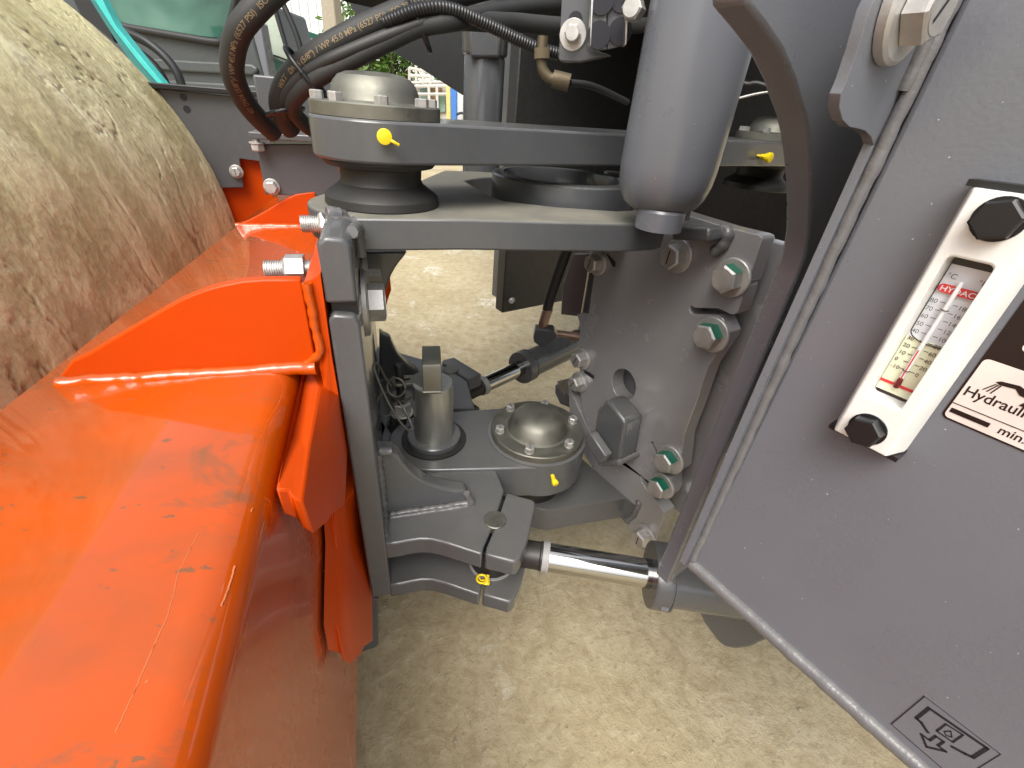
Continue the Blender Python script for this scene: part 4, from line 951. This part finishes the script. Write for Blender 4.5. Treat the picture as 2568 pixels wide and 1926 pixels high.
# dark lower box behind the joint and rear cover
ck = Pd((1090, 600), 1.55)
bu, bv = ck@RX, ck@RY
zb_ = Pd((1090, 677), 1.55)[2]
RBX = lab(box('rear_box', R(bu, bv, zb_-CH), RX*.75, RY*.05, UP*(1.30-zb_), DARK, ROOT, .004), 'shade-darkened box under the far side of the rear body')  # near-black colour stands in for shade on this box
prism('box_flange', [R(bu+.02, bv+.06, zb_-CH+.03), R(bu+.04, bv+.06, zb_-CH+.03), R(bu+.04, bv+.06, .2), R(bu+.02, bv+.06, .2)], RY*.05, GREY, RBX, .003)
bolt(Pd(cc('A7', 500, 1480), 1.56), [-.3, -1, 0], .018, RBX, wr=0, hh=.02)
tube('edge_flange', [R(UR+.10, .70, -.45), R(UR+.10, .70, -.1)], .02, GREY, RBX, seg=8, smooth=False)
fp = [Pru(q, UR+.12) for q in Q('A7', (940, 1620), (960, 1330), (1060, 1050), (1330, 1040), (1330, 1659))]
prism('rear_cover', fp, RX*.02, GREY, RBX, .004)
# cables seen through the arch
tube('cable', dpath('A4', [(930, 470), (1000, 500), (1060, 495), (1160, 525)], 1.0), .004, RUBBER, BODY, seg=8)
tube('cable', dpath('A4', [(930, 590), (1050, 560), (1170, 540)], 1.0), .002, BOLTM, BODY, seg=8)

# ================================================================== BACKGROUND
EXG = paint('machine_grey_green', (.058, .066, .068), .4, dust=.2)
EXD = plain('window_rubber', (.015, .016, .017), .5)
mt, n, b = newmat('green_tinted_glass'); TINT = mt
tc = n.nodes.new('ShaderNodeTexCoord'); t = noise_node(n, 2.2, 3, .5, tc.outputs['Object'], .4)
k = ramp(n, t.outputs[0], [(.3, (.02, .07, .052)), (.55, (.065, .16, .12)), (.75, (.15, .26, .21))]); n.links.new(k.outputs[0], b.inputs['Base Color'])
b.inputs['Roughness'].default_value = .06; b.inputs['Coat Weight'].default_value = .5
TURQ = plain('turquoise_paint', (.05, .46, .43), .35); TURQD = plain('dark_turquoise_paint', (.03, .17, .165), .4)
PALEG = plain('pale_window', (.42, .48, .40), .12); WALLW = plain('white_wall', (.66, .70, .68), .7, bumpy=.2, bscale=20)
WALLB = plain('beige_wall', (.55, .52, .42), .8); TEALR = plain('teal_roof_edge', (.07, .27, .22), .6)
CONC = plain('grey_brown_concrete', (.34, .30, .23), .85, bumpy=.6, bscale=30); BARKM = plain('bark', (.10, .08, .055), .9, bumpy=.8, bscale=40)
BLUEP = plain('blue_truck_paint', (.05, .17, .50), .45); TRUCKW = plain('white_truck_paint', (.62, .62, .60), .5); STAKE = plain('weathered_white_steel', (.52, .50, .45), .6)
RUSTY = plain('rusty_panel', (.36, .22, .13), .7); TEALP = plain('faded_teal_panel', (.22, .33, .28), .6); DARKC = plain('dark_cloth', (.03, .035, .05), .8); YEL2 = plain('yellow_cloth', (.62, .50, .18), .8); AQUA = plain('aqua_tarp', (.20, .62, .58), .6)
def by(i, pts, y): return [Py(q, y) for q in Q(i, *pts)]
def base(p): return (float(p[0]), float(p[1]), 0)
YV = np.array([0, 1., 0])
# excavator behind the drum
EXC = empty('parked_machine', base(Py(cc('A1', 1300, 600), 3.4)), 'grey parked machine with a green tinted window behind the drum', 'machine')
bx_ = by('A1', [(420, -60), (480, 600), (480, 2400), (1990, 2400), (1885, 690), (1742, 200), (1660, -60)], 3.4)
for p in bx_:
    if p[2] < .1: p[2] = .15
EB = prism('cab_body', bx_, YV*.9, EXG, EXC, .02)
prism('window', by('A1', [(700, -60), (760, 60), (815, 158), (1100, 205), (1400, 255), (1530, 268), (1600, 120), (1640, -60)], 3.385), YV*.02, TINT, EXC, .004)
tube('window_seal', by('A1', [(680, -60), (740, 60), (800, 152), (870, 185), (1100, 228), (1300, 262), (1480, 290), (1545, 275), (1600, 140), (1650, -60)], 3.375), .02, EXD, EXC, seg=10, k=4)
for pts in ([(1030, 445), (1060, 405), (1300, 420), (1540, 432), (1740, 445), (1780, 470), (1785, 500), (1750, 522), (1540, 512), (1300, 500), (1060, 482)], [(1130, 600), (1150, 556), (1400, 570), (1600, 582), (1770, 592), (1803, 615), (1800, 640), (1770, 655), (1500, 640), (1200, 620)]):
    prism('rib', by('A1', pts, 3.375), YV*.03, EXG, EXC, .012, 3)
prism('pillar', by('A1', [(1742, 200), (1800, 150), (1900, 690), (1872, 695)], 3.30), YV*.1, TANKG, EXC, .01)
prism('side_window', by('A2', [(430, 180), (480, 80), (545, 60), (685, 455), (640, 470), (520, 405)], 3.5), YV*.03, PALEG, EXC, .004)
prism('side_window', by('A2', [(505, 425), (530, 425), (660, 470), (600, 560), (550, 640)], 3.5), YV*.03, TINT, EXC, .004)
prism('window_bar', by('A2', [(495, 385), (505, 400), (690, 470), (685, 455)], 3.46), YV*.03, EXD, EXC, 0)
tube('mirror_arm', by('A2', [(540, -20), (575, 110), (640, 330), (680, 470)], 3.2), .014, EXD, EXC, seg=8)
tube('mirror_arm', by('A2', [(600, -20), (690, 180), (735, 300), (760, 395)], 3.2), .017, EXD, EXC, seg=8)
# turquoise boom with its cables
BOO = empty('turquoise_boom', base(Py(cc('A1', 1100, 600), 2.7)), 'slanted turquoise steel bar with black cables behind the drum', 'steel bar')
prism('bar', by('A1', [(630, -40), (690, -40), (740, 60), (800, 175), (900, 300), (1000, 425), (1170, 625), (1130, 622), (960, 430), (790, 210), (680, 40)], 2.7), YV*.05, TURQ, BOO, .004)
prism('side_plate', by('A1', [(600, -40), (632, -40), (682, 42), (792, 212), (962, 432), (1132, 622), (1040, 618), (900, 420), (760, 215)], 2.72), YV*.04, TURQD, BOO, .003)
tube('cable', by('A1', [(790, 170), (900, 235), (1030, 300), (1150, 400), (1230, 510), (1275, 640)], 2.85), .022, EXD, BOO, seg=10)
tube('cable', by('A1', [(900, 330), (1010, 400), (1090, 480), (1140, 560), (1170, 640)], 2.85), .022, EXD, BOO, seg=10)
tube('stand', [Py(cc('A1', 1140, 620), 2.75), np.array([*Py(cc('A1', 1140, 620), 2.75)[:2], .0])], .03, TURQD, BOO, seg=10, smooth=False)
prism('end_plate', by('A1', [(480, -60), (600, -60), (760, 210), (800, 300), (620, 150), (560, 110)], 2.8), YV*.05, EXD, BOO, .004)
# pale pillar at the top left, long wall, pole
pp_ = by('A1', [(330, -80), (500, -80), (560, 140), (420, 300)], 5.0)
for p in pp_[2:]: p[2] = 0
o_ = prism('concrete_pillar', pp_, YV*.4, CONC, None, .01); o_['label'] = 'pale concrete pillar at the upper left behind the drum'; o_['category'] = 'pillar'
WALL = empty('yard_wall', base(Py(cc('A2', 900, 600), 17)), 'white corrugated yard wall with a teal edge in the far background', 'wall')
wl, wr_ = Py(cc('A2', -600, 400), 17), Py(cc('A2', 3000, 500), 17)
box('wall_face', np.array([wl[0], 17, 0]), np.array([wr_[0]-wl[0], 0, 0]), UP*3.6, YV*.2, WALLW, WALL, 0)
box('base_course', np.array([wl[0], 16.94, 0]), np.array([wr_[0]-wl[0], 0, 0]), UP*1.1, YV*.05, WALLB, WALL, 0)
for k_ in range(60):
    x = wl[0]+(wr_[0]-wl[0])*k_/59
    box('wall_rib', np.array([x, 16.95, 1.15]), np.array([.08, 0, 0]), UP*2.4, YV*.05, WALLW, WALL, 0)
tq = by('A2', [(560, 190), (760, 215), (765, 262), (560, 240)], 10)
SH = empty('low_shed', base(tq[0]), 'low shed with a teal roof edge behind the parked machine', 'shed')
prism('roof_edge', tq, YV*1.5, TEALR, SH, .01)
prism('shed_wall', [tq[3]+YV*.1+UP*.0, tq[2]+YV*.1, np.array([tq[2][0], tq[2][1]+.1, 0]), np.array([tq[3][0], tq[3][1]+.1, 0])], YV*1.3, WALLB, SH, .005)
cp = by('A2', [(888, -80), (985, -80), (1010, 120), (1055, 640), (930, 640), (905, 80)], 8)
for p in cp[3:5]: p[2] = 0
o_ = prism('concrete_pole', cp, YV*.3, CONC, None, .02); o_['label'] = 'grey brown concrete pole between the hoses and the tree'; o_['category'] = 'pole'
def blob(name, i, pts, y, mat, label, cat):
    P_ = by(i, pts, y); o = prism(name, P_, YV*.5, mat, None, .05, 3); o['label'] = label; o['category'] = cat; return o
def heap(name, i, ctr, y, r, mat, label, cat):
    bm = bmesh.new(); bmesh.ops.create_icosphere(bm, subdivisions=4, radius=1)
    c_ = Py(cc(i, *ctr), y)
    for v in bm.verts:
        v.co *= 1+.3*noise.noise(v.co*2.2+Vector((r, 0, 0)))
        v.co = Vector((c_[0]+v.co.x*r, c_[1]+v.co.y*r*.8, max(0, c_[2]*(v.co.z*.5+.5))))
    o = finish(bm, name, mat, None, ang=80); o['label'] = label; o['category'] = cat; return o
heap('tarp_heap', 'A2', (715, 365), 6.5, .32, AQUA, 'aqua tarpaulin heap beyond the hoses', 'tarpaulin')
heap('cloth_sack', 'A2', (690, 345), 7.2, .22, YEL2, 'yellow cloth sack peeking over the aqua tarpaulin', 'sack')
heap('tarp_heap', 'A2', (800, 700), 5.0, .5, AQUA, 'aqua tarpaulin low beside the bolted steel cap', 'tarpaulin')
# tree
def tree(pos, h, rad, label):
    t = empty('tree', (float(pos[0]), float(pos[1]), 0), label, 'tree')
    bx0 = np.array([pos[0], pos[1], 0.])
    tr = tube('trunk', [bx0, bx0+np.array([.05, 0, h*.3]), bx0+np.array([-.03, .05, h*.62])], .10, BARKM, t, seg=10, rf=lambda i, k: 1-.5*i/k)
    for j in range(7):
        a = j*.9; tube('limb', [bx0+UP*h*.35, bx0+np.array([math.cos(a)*rad*.4, math.sin(a)*rad*.4, h*.55]), bx0+np.array([math.cos(a)*rad*.8, math.sin(a)*rad*.8, h*(.7+.03*j)])], .035, BARKM, tr, seg=6, k=4)
    rng = random.Random(4); V, Fc, MI = [], [], []
    clumps = []
    for _ in range(130):
        a, zf, rr = rng.random()*6.283, rng.random(), rng.random()**.5
        ro = rad*(.45+.75*math.sin(math.pi*min(1, zf*.9+.1)))*(.8+.35*math.sin(a*3+zf*5))
        clumps.append((pos[0]+ro*rr*math.cos(a), pos[1]+ro*rr*math.sin(a), h*(.28+.75*zf)))
    for cl in clumps:
        for _ in range(46):
            p = np.array(cl)+np.array([rng.gauss(0, .17), rng.gauss(0, .17), rng.gauss(0, .15)])
            d = np.array([rng.gauss(0, 1), rng.gauss(0, 1), rng.gauss(-.5, .6)]); d /= np.linalg.norm(d)
            s = np.cross(d, np.array([rng.random(), rng.random(), rng.random()])); s /= np.linalg.norm(s); L = .13+.07*rng.random(); ww = L*.16
            i0 = len(V); V += [tuple(p), tuple(p+d*L*.5+s*ww), tuple(p+d*L), tuple(p+d*L*.5-s*ww)]; Fc.append((i0, i0+1, i0+2, i0+3))
    me = bpy.data.meshes.new('crown'); me.from_pydata(V, [], Fc); me.update()
    link('crown', me, LEAF, t)
mt, n, b = newmat('leaves'); LEAF = mt
oi = n.nodes.new('ShaderNodeNewGeometry'); k = ramp(n, oi.outputs['Random Per Island'], [(0, (.03, .075, .012)), (.6, (.075, .15, .02)), (1, (.14, .22, .04))]); n.links.new(k.outputs[0], b.inputs['Base Color'])
b.inputs['Roughness'].default_value = .5; b.inputs['Transmission Weight'].default_value = .0; b.inputs['Subsurface Weight'].default_value = .0
tp = Py(cc('A2', 1350, 520), 12)
tree((tp[0], 12.0), 2.6, 1.25, 'green leafy tree behind the steel bearing cap')
# stake-side truck
TRK = empty('stake_truck', base(Py(cc('A2', 1700, 800), 10)), 'old stake-bed truck with weathered white bars behind the link arm', 'truck')
def bars(pts_list, y, mat, wdt, nm='stake'):
    for a, b_ in pts_list:
        tube(nm, [Py(cc('A2', *a), y), Py(cc('A2', *b_), y)], wdt, mat, TRK, seg=6, smooth=False)
prism('bed_side', by('A2', [(1590, 640), (1840, 610), (1850, 930), (1590, 930)], 10.1), YV*1.6, STAKE, TRK, .02)
for pts, mt_ in (([(1640, 660), (1690, 655), (1700, 740), (1645, 745)], TEALP), ([(1705, 650), (1800, 640), (1800, 700), (1712, 705)], RUSTY), ([(1715, 715), (1760, 712), (1765, 830), (1725, 830)], RUSTY), ([(1770, 705), (1825, 700), (1828, 830), (1775, 835)], TEALP), ([(1650, 755), (1700, 750), (1705, 840), (1655, 840)], WALLW)):
    prism('bed_panel', by('A2', pts, 10.05), YV*.04, mt_, TRK, .005)
bars([((1562, 500), (1562, 610)), ((1610, 485), (1612, 620)), ((1660, 500), (1664, 625)), ((1715, 540), (1718, 640)), ((1560, 505), (1720, 540)), ((1560, 560), (1720, 570)), ((1560, 615), (1840, 610)), ((1600, 640), (1845, 640)), ((1705, 640), (1712, 850)), ((1765, 640), (1770, 850)), ((1600, 700), (1840, 700))], 9.95, STAKE, .028)
prism('rear_frame', by('A2', [(1832, 640), (1862, 640), (1866, 930), (1838, 930)], 9.9), YV*.15, YEL2, TRK, .005)
BT = empty('blue_truck', base(Py(cc('A2', 1900, 900), 9)), 'blue and white truck corner next to the black plate edge', 'truck')
prism('door_post', by('A2', [(1864, 640), (1912, 670), (1912, 930), (1872, 930)], 9.0), YV*.2, BLUEP, BT, .01)
prism('cab_side', by('A2', [(1912, 640), (2010, 640), (2010, 930), (1912, 930)], 9.05), YV*.8, TRUCKW, BT, .01)
prism('window', by('A3', [(535, 800), (592, 800), (592, 1035), (535, 1035)], 9.0), YV*.02, DARKC, BT, .003)
tube('wheel_arch', by('A2', [(1912, 850), (1950, 840), (1990, 860)], 8.95), .02, DARKC, BT, seg=8)

# ---- scratches on the orange beam and grit on the yard
from mathutils.bvhtree import BVHTree
_bm = bmesh.new(); _bm.from_mesh(FRONT.data); _bv = BVHTree.FromBMesh(_bm)
def on_beam(q):
    d = Vector(ray(*q)).normalized(); h = _bv.ray_cast(Vector(C0), d); return np.array(h[0]) if h[0] else None
SCR = plain('bare_scratch', (.55, .17, .06), .5)
for pts, r_ in (([(1115, 700), (1095, 770), (1075, 830), (1050, 890)], .0007), ([(945, 540), (910, 610), (850, 720), (800, 930)], .0003), ([(800, 930), (730, 1080), (640, 1290), (550, 1490)], .00035), ([(705, 1240), (690, 1255)], .0004), ([(1200, 425), (1193, 440)], .0006)):
    hp = [on_beam(cc('B6', *q)) for q in pts]
    if all(h is not None for h in hp):
        dense = []
        for a, b_ in zip(pts, pts[1:]):
            for t in np.linspace(0, 1, 8): dense.append(on_beam(cc('B6', a[0]*(1-t)+b_[0]*t+random.uniform(-2, 2), a[1]*(1-t)+b_[1]*t)))
        dense = [p for i, p in enumerate(dense) if p is not None and (i == 0 or np.linalg.norm(p-dense[i-1]) > 1e-5)]
        tube('scratch', dense, r_, SCR, FRONT, seg=5, smooth=False)
_bm.free()
rng = random.Random(11); bm = bmesh.new()
tmpl = bmesh.new(); bmesh.ops.create_icosphere(tmpl, subdivisions=1, radius=1); tv = [v.co.copy() for v in tmpl.verts]; tf = [[v.index for v in f.verts] for f in tmpl.faces]; tmpl.free()
for _ in range(1500):
    y = .15+3.2*rng.random()**1.6; x = rng.uniform(-.5, .75)*(.7+y*.6); r_ = .0012+.0035*rng.random()**4
    M = [bm.verts.new((x+c_.x*r_*(.7+.6*rng.random()), y+c_.y*r_*(.7+.6*rng.random()), r_*.35+c_.z*r_*.6)) for c_ in tv]
    for f in tf: bm.faces.new([M[i] for i in f])
GRIT = plain('grit', (.36, .31, .21), .85)
o_ = finish(bm, 'grit', GRIT, None, smooth=False); o_['kind'] = 'stuff'; o_['label'] = 'loose tan grit scattered over the yard'; o_['category'] = 'grit'
